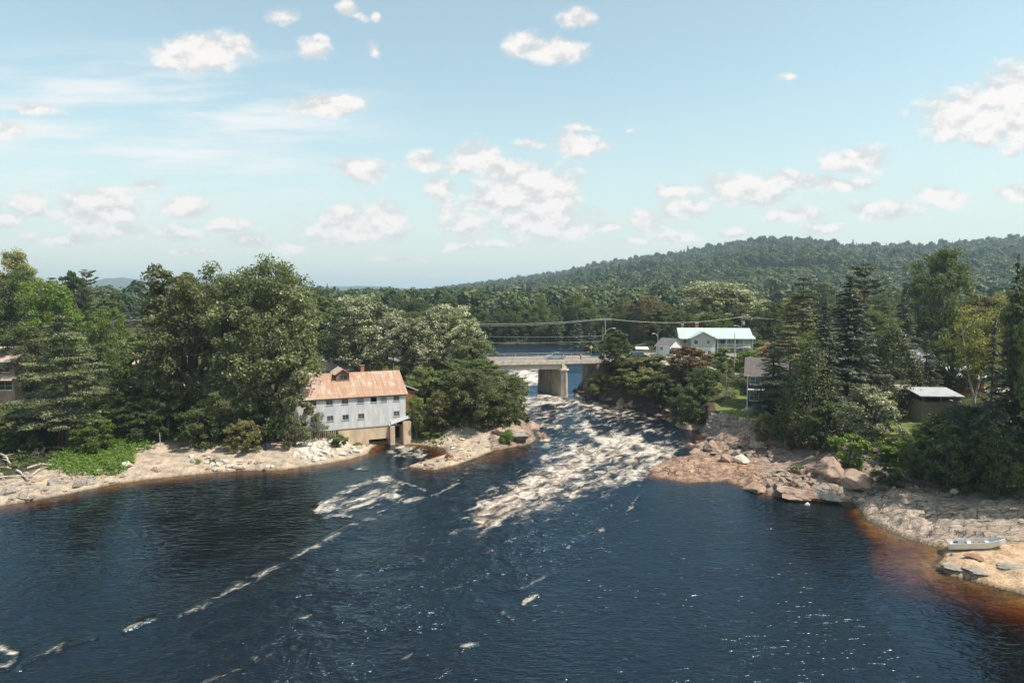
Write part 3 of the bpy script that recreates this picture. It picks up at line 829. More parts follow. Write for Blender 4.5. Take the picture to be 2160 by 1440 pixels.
for y0 in (.35, 2.9, 5.4, 7.9):
    bm = bmesh.new(); box(bm, L0, 16.2, y0, y0 + .12, -1.42, -.325); box(bm, L0, 16.2, y0 - .14, y0 + .26, -1.50, -1.42)
    for k in range(9): box(bm, 1 + k * 1.9, 1.06 + k * 1.9, y0 - .12, y0, -1.42, -.325)
    obj('girder', bm, STEELG, bridge)
bm = bmesh.new(); box(bm, 16.4, L1, .6, BR_W - .6, -.80, -.325); obj('side_span', bm, CONC_D, bridge)
for yy in (.08, BR_W - .08):
    rl = tube_obj('railing', [[(L0, yy, 1.05, .05), (L1, yy, 1.05, .05)], [(L0, yy, .72, .03), (L1, yy, .72, .03)]], RAILM, bridge, 6)
    for k in range(10):
        s = -1.0 + k * 2.62
        tube_obj('post', [[(s, yy, .32, .055), (s, yy, 1.10, .05)]], RAILM, rl, 6)
# pier, skewed to the flow
pn = np.array((15.6, -.25)); px_ = np.array((-3.0, 10.0)); px_ /= np.linalg.norm(px_); pq = np.array((px_[1], -px_[0]))


def pier_outline(hw, l0, l1, nose):
    P = [pn + px_ * l0 - pq * hw * .75, pn + px_ * l0 + pq * hw * .75]
    P = [pn + px_ * (l0 - nose) + pq * 0, pn + px_ * l0 + pq * hw, pn + px_ * l1 + pq * hw, pn + px_ * (l1 + nose), pn + px_ * l1 - pq * hw, pn + px_ * l0 - pq * hw]
    return [tuple(p) for p in P]


bm = bmesh.new(); a = bmesh.ops  # tapered shaft
lo = pier_outline(.98, .1, 10.2, .7); hi = pier_outline(.78, .3, 10.0, .55)
A = [bm.verts.new((p[0], p[1], -9.2)) for p in lo]; B = [bm.verts.new((p[0], p[1], -1.9)) for p in hi]
bm.faces.new(A[::-1]); bm.faces.new(B)
for i in range(6): bm.faces.new((A[i], A[(i + 1) % 6], B[(i + 1) % 6], B[i]))
pier = obj('pier', bm, CONC_D, bridge)
bm = bmesh.new(); prism(bm, pier_outline(.98, .0, 10.3, .35), 'z', -1.9, -1.505); obj('pier_cap', bm, CONC, pier)
bm = bmesh.new(); prism(bm, [tuple(pn + px_ * .2 - pq * .55), tuple(pn + px_ * .2 + pq * .55), tuple(pn + px_ * 1.2 + pq * .55), tuple(pn + px_ * 1.2 - pq * .55)], 'z', -1.503, -.47); obj('pier_stub', bm, CONC, pier)
bm = bmesh.new(); box(bm, 22.8, 24.6, -.6, BR_W + .6, -7.0, -.82); obj('abutment', bm, CONC_D, bridge)
bm = bmesh.new(); box(bm, -3.0, -1.3, -.6, BR_W + .6, -7.0, -.48); obj('abutment', bm, CONC_D, bridge)


def on_bridge(s, t, z=0.0):
    p = BR_A + br_dir * s + br_perp * t
    return (float(p[0]), float(p[1]), BR_Z + z)


# ------------------------------------------------------------------ building kit
GLASS = simple('window_glass', (.035, .045, .055), .12, .2, 1.0, spec=.8)
DARK = simple('dark_interior', (.008, .008, .009), .9, .1, 1.0, spec=.1)  # near black, stands in for the shade inside openings
WHITE = simple('white_paint', (.74, .73, .70), .6, .06, 1.5)


def wall_panel(bm, x0, x1, z0, z1, y, holes, reveal=.14):
    """a wall in the plane y (facing -y) with rectangular holes (x0, x1, z0, z1) and their reveals"""
    xs = sorted({x0, x1, *[h[0] for h in holes], *[h[1] for h in holes]}); zs = sorted({z0, z1, *[h[2] for h in holes], *[h[3] for h in holes]})
    for a, b in zip(xs[:-1], xs[1:]):
        for c, d in zip(zs[:-1], zs[1:]):
            mx, mz = (a + b) / 2, (c + d) / 2
            if any(h[0] < mx < h[1] and h[2] < mz < h[3] for h in holes): continue
            bm.faces.new([bm.verts.new(p) for p in ((a, y, c), (b, y, c), (b, y, d), (a, y, d))])
    for (a, b, c, d) in holes:
        for q in (((a, c), (b, c)), ((b, c), (b, d)), ((b, d), (a, d)), ((a, d), (a, c))):
            (p0, q0), (p1, q1) = q
            bm.faces.new([bm.verts.new(p) for p in ((p0, y, q0), (p1, y, q1), (p1, y + reveal, q1), (p0, y + reveal, q0))])


def window(parent, x0, x1, z0, z1, y, frame_m, pane_m=None, bars=1, name='window', sill=True, mid=False, label=None):
    """window in a wall facing -y: frame, pane, sill"""
    t = .07; bm = bmesh.new(); d0, d1 = y + .03, y + .10
    box(bm, x0, x0 + t, d0, d1, z0, z1); box(bm, x1 - t, x1, d0, d1, z0, z1)
    box(bm, x0 + t, x1 - t, d0, d1, z0, z0 + t); box(bm, x0 + t, x1 - t, d0, d1, z1 - t, z1)
    for k in range(bars):
        xm = x0 + (x1 - x0) * (k + 1) / (bars + 1); box(bm, xm - .025, xm + .025, d0 + .005, d1 - .005, z0 + t, z1 - t)
    if mid: zm = (z0 + z1) / 2; box(bm, x0 + t, x1 - t, d0 + .01, d1 - .01, zm - .025, zm + .025)
    w = obj(name, bm, frame_m, parent)
    if label: w['label'] = label
    bm = bmesh.new(); box(bm, x0 + .01, x1 - .01, y + .105, y + .125, z0 + .01, z1 - .01); obj('pane', bm, pane_m or GLASS, w)
    if sill:
        bm = bmesh.new(); box(bm, x0 - .06, x1 + .06, y - .07, y + .02, z0 - .09, z0 - .004); obj('sill', bm, frame_m, w)
    return w


# ------------------------------------------------------------------ the old mill
def mill_wall_mat():
    m, nb, out = material('pale_metal_siding')
    co = nb.new('ShaderNodeTexCoord').outputs['Object']
    sx = nb.new('ShaderNodeSeparateXYZ'); nb.l.new(co, sx.inputs[0])
    n = nb.noise(nb.mapping(co, (1.0, 1, .25)), 1.6, 6, .65); n2 = nb.noise(co, .55, 4, .6)
    c = nb.mix(nb.ramp(n, .3, .7), (.44, .44, .44), (.60, .59, .575))
    vo = nb.new('ShaderNodeTexVoronoi'); vo.inputs['Scale'].default_value = 1.0
    nb.l.new(nb.mapping(co, (1.15, 1, .42)), vo.inputs['Vector'])
    sheet = nb.new('ShaderNodeSeparateColor'); nb.l.new(vo.outputs['Color'], sheet.inputs[0])
    c = nb.mix(nb.ramp(sheet.outputs[0], .75, .8), c, (.46, .48, .51))
    c = nb.mix(nb.math('MULTIPLY', nb.ramp(nb.noise(nb.mapping(co, (3.5, 1, .22)), 1.2, 5, .7), .60, .78), .65), c, (.36, .25, .18))
    seam = nb.math('FRACT', nb.math('MULTIPLY', sx.outputs[0], .42)); c = nb.mix(nb.math('MULTIPLY', nb.ramp(seam, .03, .0), .4), c, (.25, .24, .24))
    b = nb.new('ShaderNodeBsdfPrincipled'); nb.l.new(c, b.inputs['Base Color']); b.inputs['Roughness'].default_value = .55; b.inputs['Specular IOR Level'].default_value = .35
    wv = nb.math('SINE', nb.math('MULTIPLY', sx.outputs[0], 60.0))
    bp = nb.new('ShaderNodeBump'); bp.inputs['Strength'].default_value = .35; bp.inputs['Distance'].default_value = .02
    nb.l.new(nb.math('ADD', wv, nb.math('MULTIPLY', n2, 3.0)), bp.inputs['Height']); nb.l.new(bp.outputs[0], b.inputs['Normal'])
    nb.l.new(b.outputs[0], out.inputs[0]); return m


def rust_roof_mat():
    m, nb, out = material('rusted_tin_roof')
    co = nb.new('ShaderNodeTexCoord').outputs['Object']
    sx = nb.new('ShaderNodeSeparateXYZ'); nb.l.new(co, sx.inputs[0])
    st = nb.noise(nb.mapping(co, (2.2, .28, .28)), 1.3, 7, .7); bl = nb.noise(co, .55, 5, .65); row = nb.noise(nb.mapping(co, (.12, 1.4, 1.4)), 1.2, 4, .6)
    c = nb.mix(nb.ramp(st, .30, .68), (.30, .17, .11), (.41, .29, .215))
    c = nb.mix(nb.ramp(row, .46, .72), c, (.34, .185, .12))
    pale = nb.math('ADD', nb.math('MULTIPLY', bl, .8), nb.math('MULTIPLY', st, .5))
    c = nb.mix(nb.math('MULTIPLY', nb.ramp(pale, .66, .84), .75), c, (.58, .47, .40))
    lft = nb.ramp(sx.outputs[0], 8.0, 2.5); lt = nb.math('MULTIPLY', lft, nb.ramp(nb.noise(co, .8, 4, .6), .40, .60)); c = nb.mix(nb.math('MULTIPLY', lt, .8), c, (.46, .39, .36))
    seam = nb.math('FRACT', nb.math('MULTIPLY', sx.outputs[0], 1.25)); c = nb.mix(nb.math('MULTIPLY', nb.ramp(seam, .08, .0), .35), c, (.2, .1, .07))
    b = nb.new('ShaderNodeBsdfPrincipled'); nb.l.new(c, b.inputs['Base Color']); b.inputs['Roughness'].default_value = .75; b.inputs['Specular IOR Level'].default_value = .2
    wv = nb.math('SINE', nb.math('MULTIPLY', sx.outputs[0], 45.0))
    bp = nb.new('ShaderNodeBump'); bp.inputs['Strength'].default_value = .4; bp.inputs['Distance'].default_value = .03
    nb.l.new(wv, bp.inputs['Height']); nb.l.new(bp.outputs[0], b.inputs['Normal'])
    nb.l.new(b.outputs[0], out.inputs[0]); return m


MILL_WALL = mill_wall_mat(); RUST = rust_roof_mat()
OLDWOOD = simple('old_grey_wood', (.20, .155, .12), .9, .35, 2.0, streak=(6, 6, .6))
REDWOOD = simple('red_brown_boards', (.22, .10, .07), .85, .3, 2.0, streak=(5, 5, .8))
BRICK = simple('red_brick', (.36, .14, .085), .9, .3, 5.0)
MFOUND = simple('tan_foundation_concrete', (.50, .375, .26), .9, .2, .9, bump=.25, streak=(1, 1, .5), second=((.30, .22, .16), .56, .76))
PALEROOF = simple('pale_metal_roof', (.38, .39, .40), .5, .12, 1.0, spec=.4)
M_A = np.array((-33.9, 100.2)); M_B = np.array((-16.95, 107.8)); M_L = float(np.linalg.norm(M_B - M_A)); m_dir = (M_B - M_A) / M_L; m_perp = np.array((-m_dir[1], m_dir[0]))
mill = empty('old_mill', (M_A[0], M_A[1], 0), math.atan2(m_dir[1], m_dir[0]), label='old white tin-sided mill with a rusty orange roof by the river', cat='mill')


def mill_s(u):
    """distance along the mill's front wall seen at column u"""
    k = (u - 1080) / 1440 * 1.004
    # M_A + s d on the ray x = k y
    return float((k * M_A[1] - M_A[0]) / (m_dir[0] - k * m_dir[1]))


MW, EAVE, RIDGE, FND = 10.0, 8.35, 11.35, 3.25
wins = []
for (uu, kind) in ((658, 0), (693, 1), (726, 1), (759, 2), (787, 3), (808, 2), (835, 1)): wins.append((mill_s(uu), 7.55, kind))
for (uu, kind) in ((659, 1), (694, 1), (727, 0), (760, 1), (835, 1)): wins.append((mill_s(uu), 5.08, kind))
holes = [(s - .5, s + .5, z - .4, z + .42) for (s, z, k) in wins]
brk = mill_s(822)
bm = bmesh.new()
wall_panel(bm, 0, brk, FND, EAVE, 0, [h for h in holes if h[1] < brk])
wall_panel(bm, brk, M_L, 4.35, EAVE, 0, [h for h in holes if h[1] >= brk])
# ragged torn edge of the siding above the wheel pit
rg = random.Random(3); xx = brk
while xx < M_L - .1:
    w_ = rg.uniform(.18, .4); x2 = min(xx + w_, M_L); dz = rg.uniform(.1, .95) * (1 - .35 * (xx - brk) / (M_L - brk))
    bm.faces.new([bm.verts.new(p) for p in ((xx, 0, 4.35 - dz), (x2, 0, 4.35 - dz * rg.uniform(.6, 1)), (x2, 0, 4.35), (xx, 0, 4.35))]); xx = x2
for x_, flip in ((0, 1), (M_L, 0)):
    v_ = [bm.verts.new(p) for p in ((x_, 0, FND), (x_, MW, FND), (x_, MW, EAVE), (x_, MW / 2, RIDGE), (x_, 0, EAVE))]
    bm.faces.new(v_ if not flip else v_[::-1])
bm.faces.new([bm.verts.new(p) for p in ((M_L, MW, FND), (0, MW, FND), (0, MW, EAVE), (M_L, MW, EAVE))])
obj('wall', bm, MILL_WALL, mill)
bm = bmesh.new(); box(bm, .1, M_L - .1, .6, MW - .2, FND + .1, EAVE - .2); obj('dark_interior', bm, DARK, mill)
PANE2 = simple('dusty_glass', (.085, .085, .09), .35, .3, 2.0); PANE3 = simple('grey_shutter', (.24, .245, .26), .6, .1, 2.0)
MFRAME = simple('greyed_window_paint', (.30, .275, .255), .8, .2, 3)
for i, ((s, z, k)) in enumerate(wins):
    window(mill, s - .5, s + .5, z - .4, z + .42, 0, MFRAME, {0: GLASS, 1: PANE2, 2: PANE3, 3: DARK}[k], bars=(0 if k == 3 else 1), sill=True,
           label={3: 'black open window without glass', 2: 'window closed by a grey shutter'}.get(k))
# roof: two slopes with an overhang
sl_ = (RIDGE - EAVE) / (MW / 2); ov = .38
bm = bmesh.new()
slab(bm, [(-.35, -ov, EAVE - ov * sl_ + .06), (M_L + .35, -ov, EAVE - ov * sl_ + .06), (M_L + .35, MW / 2, RIDGE + .06), (-.35, MW / 2, RIDGE + .06)], .09)
slab(bm, [(M_L + .35, MW + ov, EAVE - ov * sl_ + .06), (-.35, MW + ov, EAVE - ov * sl_ + .06), (-.35, MW / 2 + .002, RIDGE + .06), (M_L + .35, MW / 2 + .002, RIDGE + .06)], .09)
roof = obj('roof', bm, RUST, mill)
bm = bmesh.new(); prism(bm, [(MW / 2 - .25, RIDGE - .09), (MW / 2, RIDGE + .11), (MW / 2 + .25, RIDGE - .09), (MW / 2, RIDGE + .08)], 'x', -.36, M_L + .36); obj('ridge_cap', bm, RUST, roof)
# eave board
bm = bmesh.new(); box(bm, -.1, M_L + .1, -.26, -.21, EAVE - .33, EAVE - .155); obj('eave_board', bm, REDWOOD, roof)
# dormer
d0, d1 = mill_s(697) + 1.3, mill_s(729) + 1.1; dm = (d0 + d1) / 2
yf = 3.15; zf = EAVE + yf * sl_; bm = bmesh.new()
dz0, dz1, dz2 = zf - .05, zf + 1.25, zf + 1.95
wall_panel(bm, d0, d1, dz0, dz1, yf, [(dm - .55, dm + .75, dz0 + .25, dz0 + 1.05)])
bm.faces.new([bm.verts.new(p) for p in ((d0, yf, dz1), (d1, yf, dz1), (dm, yf, dz2))])
for x_ in (d0, d1): bm.faces.new([bm.verts.new(p) for p in ((x_, yf, dz0), (x_, 5.3, dz0 + 1.0), (x_, 5.3, dz1), (x_, yf, dz1))])
dorm = obj('dormer', bm, REDWOOD, mill)
window(dorm, dm - .55, dm + .75, dz0 + .25, dz0 + 1.05, yf, OLDWOOD, GLASS, sill=False)
bm = bmesh.new(); e = .3; q = (dz2 - dz1) / ((d1 - d0) / 2)
slab(bm, [(dm, yf - .35, dz2 + .1), (dm, 7.2, dz2 + .1), (d0 - e, 7.2, dz1 - e * q + .1), (d0 - e, yf - .35, dz1 - e * q + .1)], .08)
slab(bm, [(dm + .002, 7.2, dz2 + .1), (dm + .002, yf - .35, dz2 + .1), (d1 + e, yf - .35, dz1 - e * q + .1), (d1 + e, 7.2, dz1 - e * q + .1)], .08)
obj('dormer_roof', bm, simple('pale_rusted_tin', (.52, .40, .33), .7, .25, 1.2, second=((.42, .2, .12), .55, .7)), dorm)
# chimney behind the ridge
cs = mill_s(755) + 1.8
bm = bmesh.new(); box(bm, cs - .28, cs + .28, 5.35, 5.9, RIDGE - .9, RIDGE + 1.0); ch = obj('chimney', bm, BRICK, roof)
bm = bmesh.new(); box(bm, cs - .36, cs + .36, 5.27, 5.98, RIDGE + 1.0, RIDGE + 1.14); obj('chimney_cap', bm, OLDWOOD, ch)
# thin mast on the right gable
tube_obj('mast', [[(M_L - .6, 5.0, RIDGE, .04), (M_L - .6, 5.0, RIDGE + 1.3, .03)]], RAILM, roof)
# foundation: solid block with the wide outlet and the tall wheel pit
f0 = mill_s(711); o0, o1 = mill_s(775), mill_s(817); w0, w1 = mill_s(829), mill_s(845)
bm = bmesh.new(); yF = -.18
wall_panel(bm, f0, M_L + .1, -2.2, FND - .004, yF, [(o0, o1, -.6, 1.35), (w0, w1, -1.4, 3.15)], reveal=1.6)
for x_, fl in ((f0, 1), (M_L + .1, 0)):
    v_ = [bm.verts.new(p) for p in ((x_, yF, -2.2), (x_, MW, -2.2), (x_, MW, FND - .004), (x_, yF, FND - .004))]; bm.faces.new(v_ if not fl else v_[::-1])
bm.faces.new([bm.verts.new(p) for p in ((f0, yF, FND - .004), (M_L + .1, yF, FND - .004), (M_L + .1, MW, FND - .004), (f0, MW, FND - .004))])
fnd = obj('foundation', bm, MFOUND, mill)
bm = bmesh.new(); box(bm, o0 - .2, M_L - .1, 1.45, 1.55, -2, FND - .1); obj('pit_back', bm, DARK, fnd)  # sheet coloured near black for the shade in the pit
bm = bmesh.new(); box(bm, w0 - .75, w0 - .02, -.75, yF - .004, -2.2, 3.3); obj('pillar', bm, MFOUND, fnd)
bm = bmesh.new(); box(bm, w1 + .03, M_L + .55, -1.15, yF - .004, -2.2, 3.9); obj('pillar', bm, MFOUND, fnd)
# siding wraps the broken corner: a bent tin sheet hangs over the pit
bm = bmesh.new()
slab(bm, [(w0 - .6, -.75, 3.55), (M_L + .45, -.95, 4.45), (M_L + .4, -.02, 4.7), (w0 - .5, -.02, 3.95)], .03)
slab(bm, [(w0 - .9, -.5, 3.35), (w0 + .3, -.8, 3.6), (w0 + .25, -.02, 3.9), (w0 - .9, -.02, 3.6)], .03)
obj('torn_sheet', bm, PALEROOF, mill)
# lower sill strip and the board skirt on the left
bm = bmesh.new(); box(bm, f0, brk, -.24, -.183, FND - .02, FND + .12); obj('sill_strip', bm, OLDWOOD, mill)
bm = bmesh.new(); k = 0; x_ = .25; rg = random.Random(8)
while x_ < f0 - .1:
    wd = rg.uniform(.14, .22); box(bm, x_, x_ + wd, -.02 + rg.uniform(0, .05), .06, 1.2, FND - .01 - rg.uniform(0, .08)); x_ += wd + rg.uniform(.08, .2)
obj('board_skirt', bm, simple('tan_boards', (.30, .22, .16), .9, .4, 2, streak=(5, 5, .5)), mill, kind=None)
bm = bmesh.new(); box(bm, .2, f0, .35, .45, 1.0, FND - .03); obj('crawl_shade', bm, DARK, mill)  # near-black sheet for the shade behind the board gaps
# lean-to behind the right end and a low wing behind the ridge on the left
bm = bmesh.new(); box(bm, M_L + .02, M_L + 3.0, 5.0, 9.8, 2, 7.9); an = obj('lean_to', bm, REDWOOD, mill)
bm = bmesh.new(); slab(bm, [(M_L + 3.5, 4.6, 7.95), (M_L + 3.5, 10.2, 7.95), (M_L + .02, 10.2, 9.4), (M_L + .02, 4.6, 9.4)], .1); obj('lean_to_roof', bm, PALEROOF, an)
bm = bmesh.new(); box(bm, 1.0, 6.0, MW + .02, MW + 5, 3, 8.2); wg = obj('rear_wing', bm, MILL_WALL, mill)
bm = bmesh.new(); slab(bm, [(.7, MW - 2, 10.6), (6.3, MW - 2, 10.6), (6.3, MW + 2.5, 11.2), (.7, MW + 2.5, 11.2)], .1); slab(bm, [(6.3, MW + 5.3, 8.4), (.7, MW + 5.3, 8.4), (.7, MW + 2.502, 11.2), (6.3, MW + 2.502, 11.2)], .1)
obj('wing_roof', bm, simple('patched_roof', (.48, .37, .33), .7, .25, 1.0), wg)
# ------------------------------------------------------------------ trees
class Tree:
    def __init__(s, name, crown, trunk, H, W, clumps=None): s.name, s.crown, s.trunk, s.H, s.W = name, crown, trunk, H, W


def leaf_quads(C, N, size, rng, asp=.6, tint=None, along=None):
    """C centres, N normals -> rhombic leaf sprays"""
    n = len(C); N = N / (np.linalg.norm(N, axis=1)[:, None] + 1e-9)
    a = rng.normal(size=(n, 3)) if along is None else along + rng.normal(size=(n, 3)) * .25
    t = a - N * (a * N).sum(1)[:, None]; t /= np.linalg.norm(t, axis=1)[:, None] + 1e-9
    b = np.cross(N, t); sz = size * rng.uniform(.6, 1.35, n)
    L = (t * sz[:, None]) * .5; B = b * (sz * asp)[:, None] * .5
    V = np.stack([C - L, C + B - L * .1, C + L, C - B - L * .1], 1).reshape(-1, 3)
    F = np.arange(4 * n).reshape(n, 4)
    return V, F, (rng.uniform(0, 1, n) if tint is None else tint)


def unit(rng, n):
    d = rng.normal(size=(n, 3)); return d / np.linalg.norm(d, axis=1)[:, None]


def mk_tree(name, V, F, tint, paths, H, W, sides=5):
    me = np_mesh(name + '_crown', V, F, [('tint', 'FLOAT', 'FACE', tint)])
    TV, TF = tubes(paths, sides)
    return Tree(name, me, np_mesh(name + '_trunk', TV, TF, smooth=True), H, W)


def broadleaf(name, seed, H, W_, lobes=9, per=12, leaves=120, leaf=.34, base=.22, top=.75, sep_=1.0, flat=.75, droop=0.0, lean=0.0, stems=1, ragged=.35):
    rng = np.random.default_rng(seed)
    zc = H * (1 + base) / 2; rz = H * (1 - base) / 2; rx = W_ / 2
    ld = unit(rng, lobes); ld[:, 2] = np.abs(ld[:, 2]) * np.where(rng.uniform(size=lobes) < .56, 1, -1)
    # spread the lobes
    for _ in range(40):
        dd = ld[:, None] - ld[None]; r2 = (dd ** 2).sum(-1) + .02; ld = ld + .02 * (dd / r2[..., None]).sum(1); ld /= np.linalg.norm(ld, axis=1)[:, None]
    rad = rng.uniform(.46, .70, lobes)
    LC = np.stack([ld[:, 0] * rx * rad, ld[:, 1] * rx * rad, zc + ld[:, 2] * rz * rad * (1 + .0 * ld[:, 2])], 1)
    LC = np.concatenate([LC, [[rng.normal() * .08 * W_, rng.normal() * .08 * W_, H * .80]]])
    LR = np.concatenate([rng.uniform(.24, .40, lobes) * rx * 1.15 * sep_, [rx * .34]])
    Cs, Ns, Ts, tips = [], [], [], []
    hz = min(1.6, max(.8, rz / rx))
    for i in range(len(LC)):
        cd = unit(rng, per); cd[:, 2] = cd[:, 2] * .9 + .12
        out = (LC[i] - np.array([0, 0, zc])) / np.array([rx, rx, rz]); out /= np.linalg.norm(out) + 1e-6
        cd = cd + out * .55; cd /= np.linalg.norm(cd, axis=1)[:, None]
        cc = LC[i] + cd * LR[i] * rng.uniform(.55, 1.12 + ragged * .4, per)[:, None] * np.array([1, 1, hz])
        tl = rng.uniform(-.15, .15)
        for c in cc:
            n = int(leaves * rng.uniform(.55, 1.4)); r = LR[i] * rng.uniform(.30, .52)
            q = unit(rng, n); rr = rng.uniform(0, 1, n) ** .42
            if rng.uniform() < ragged: r *= 1.25; n_ = 0
            p = c + q * (rr * r)[:, None] * np.array([1, 1, flat]); p[:, 2] -= droop * r * (rr ** 2)
            nn = q * .55 + rng.normal(size=(n, 3)) * .62 + np.array([0, 0, .45])
            Cs.append(p); Ns.append(nn); Ts.append(np.clip(rng.normal(.5 + tl + rng.uniform(-.12, .12), .24, n), 0, 1)); tips.append((i, c))
    C = np.concatenate(Cs); N = np.concatenate(Ns); T = np.concatenate(Ts)
    k = C[:, 2] > H * base * .35; C, N, T = C[k], N[k], T[k]
    V, F, T = leaf_quads(C, N, leaf, rng, .62, T)
    paths = []; r0 = H * .018 + .06
    for s in range(stems):
        o = rng.normal(size=2) * (.25 * stems if stems > 1 else 0)
        paths.append([(o[0], o[1], -.6, r0 * 1.25), (o[0] * 1.3, o[1] * 1.3, H * .12, r0), (o[0] * 2 + lean, o[1] * 2, H * .4, r0 * .75), (o[0] * 2.4, o[1] * 2.2, H * .78, r0 * .22)])
    for i, c in enumerate(LC):
        z0 = H * rng.uniform(.14, .42); f = z0 / H
        b0 = np.array([0, 0, z0]); mid = (b0 + c) / 2 + np.array([0, 0, -.04 * H])
        paths.append([(*b0, r0 * .55), (*mid, r0 * .38), (*c, r0 * .2)])
    for (i, c) in tips[::2]:
        paths.append([(*LC[i], r0 * .2), (*((LC[i] + c) / 2 + np.array([0, 0, .03 * H])), r0 * .12), (*c, r0 * .05)])
    return mk_tree(name, V, F, T, paths, H, W_)


def spruce(name, seed, H, W_, whorls=34, nb_=8, base=.06, droop=.28, dens=52, leaf=.46, power=.85, gap=.12):
    rng = np.random.default_rng(seed); Cs, Ns, Ts, Al, paths = [], [], [], [], []
    r0 = H * .014 + .05
    paths.append([(0, 0, -.5, r0 * 1.2), (0, 0, H * .5, r0 * .6), (0, 0, H * 1.0, .02)])
    for w in range(whorls):
        f = (w + rng.uniform(-.3, .3)) / whorls; z = H * (base + (1 - base) * f)
        R = W_ / 2 * (1 - min(f, .995)) ** power * (1 if f > .12 else .75 + 2 * f)
        for b in range(nb_):
            if rng.uniform() < gap: continue
            a = rng.uniform(0, 6.283); L = max(.25, R * rng.uniform(.62, 1.18)); d = np.array([math.cos(a), math.sin(a), 0]); s = np.array([-d[1], d[0], 0])
            n = max(5, int(dens * (L / (W_ / 2)) ** 1.1)) + 3
            t = rng.uniform(.10, 1, n) ** .75
            zz = z - droop * L * t ** 1.3 + .22 * droop * L * np.maximum(t - .65, 0) * 3
            wd = .34 * L * (1 - t * .75) * rng.uniform(-1, 1, n)
            p = d * (L * t)[:, None] + s * wd[:, None]; p[:, 2] = zz - np.abs(wd) * .25 + rng.normal(size=n) * .06
            nn = np.tile([0, 0, 1.0], (n, 1)) + rng.normal(size=(n, 3)) * .42 + d * .25
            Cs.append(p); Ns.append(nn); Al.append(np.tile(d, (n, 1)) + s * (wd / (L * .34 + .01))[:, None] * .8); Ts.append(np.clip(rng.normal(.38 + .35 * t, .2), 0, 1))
            if b % 2 == 0: paths.append([(0, 0, z, r0 * .3), (*(d * L * .6), z - droop * L * .5, r0 * .15)][:2] if False else [(0, 0, z, r0 * .28), (d[0] * L * .8, d[1] * L * .8, z - droop * L * .7, .015)])
    n = 24; Cs.append(np.stack([rng.normal(size=n) * .10, rng.normal(size=n) * .10, H * rng.uniform(.93, 1.01, n)], 1)); Ns.append(rng.normal(size=(n, 3))); Al.append(np.tile([0, 0, 1.], (n, 1))); Ts.append(rng.uniform(.3, .8, n))
    V, F, T = leaf_quads(np.concatenate(Cs), np.concatenate(Ns), leaf, rng, .42, np.concatenate(Ts), np.concatenate(Al))
    return mk_tree(name, V, F, T, paths, H, W_, 4)


def pine(name, seed, H, W_, whorls=13, base=.22, leaf=.40, tuft=70, shape=None, up=.10):
    rng = np.random.default_rng(seed); Cs, Ns, Ts, Al, paths = [], [], [], [], []
    r0 = H * .014 + .06
    paths.append([(0, 0, -.5, r0 * 1.3), (.1, 0, H * .5, r0 * .7), (0, 0, H * .98, .04)])
    for w in range(whorls):
        f = (w + rng.uniform(-.25, .25)) / (whorls - .5); f = max(0, min(.99, f)); z = H * (base + (1 - base) * f)
        R = W_ / 2 * (shape(f) if shape else (1 - f) ** .7 * (1 if f > .15 else .75))
        for b in range(int(rng.integers(4, 7))):
            a = rng.uniform(0, 6.283); L = max(.5, R * rng.uniform(.6, 1.2)); d = np.array([math.cos(a), math.sin(a), 0]); s = np.array([-d[1], d[0], 0])
            lift = up + rng.uniform(-.08, .1) - .18 * (1 - f)
            paths.append([(0, 0, z, r0 * .32), (*(d * L * .5), z + lift * L * .25 - .02 * L, r0 * .2), (*(d * L), z + lift * L, .02)][:3] if False else [(0, 0, z, r0 * .32), (d[0] * L * .5, d[1] * L * .5, z + lift * L * .3, r0 * .2), (d[0] * L, d[1] * L, z + lift * L, .02)])
            for k in range(int(3 + L * 1.1)):
                t = rng.uniform(.35, 1.02); side = rng.uniform(-1, 1) * .38 * L * (1.1 - t * .8)
                c = d * L * t + s * side; c[2] = z + lift * L * t ** 1.5 + .10
                n = int(tuft * rng.uniform(.5, 1.3)); r = rng.uniform(.45, .80) * (W_ / 11)
                q = unit(rng, n); p = c + q * (rng.uniform(0, 1, n) ** .5 * r)[:, None] * np.array([1.15, 1.15, .36])
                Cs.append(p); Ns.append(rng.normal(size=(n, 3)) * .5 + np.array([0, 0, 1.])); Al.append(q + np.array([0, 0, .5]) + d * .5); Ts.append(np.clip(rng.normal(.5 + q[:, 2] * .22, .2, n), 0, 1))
    V, F, T = leaf_quads(np.concatenate(Cs), np.concatenate(Ns), leaf, rng, .34, np.concatenate(Ts), np.concatenate(Al))
    return mk_tree(name, V, F, T, paths, H, W_, 5)


def cedar(name, seed, H, W_, n=11000, leaf=.34):
    rng = np.random.default_rng(seed)
    m = 130; f = rng.uniform(.0, 1, m) ** 1.1; a = rng.uniform(0, 6.283, m)
    R = W_ / 2 * np.where(f < .25, .80 + .8 * f, 1.0) * (1 - np.maximum(f - .2, 0) / .8) ** .62 * rng.uniform(.72, 1.0, m)
    c = np.stack([np.cos(a) * R, np.sin(a) * R, H * (.03 + .95 * f)], 1); k = n // m; Cs, Ns, Ts = [], [], []
    for i in range(m):
        q = unit(rng, k); r = W_ * rng.uniform(.07, .13)
        p = c[i] + q * (rng.uniform(0, 1, k) ** .45 * r)[:, None] * np.array([1, 1, 1.5])
        Cs.append(p); Ns.append(q * .6 + rng.normal(size=(k, 3)) * .5 + np.array([math.cos(a[i]), math.sin(a[i]), .5]) * .5); Ts.append(np.clip(rng.normal(.5 + rng.uniform(-.2, .2), .2, k), 0, 1))
    V, F, T = leaf_quads(np.concatenate(Cs), np.concatenate(Ns), leaf, rng, .5, np.concatenate(Ts))
    return mk_tree(name, V, F, T, [[(0, 0, -.4, .25), (0, 0, H * .5, .15), (0, 0, H * .9, .03)]], H, W_)


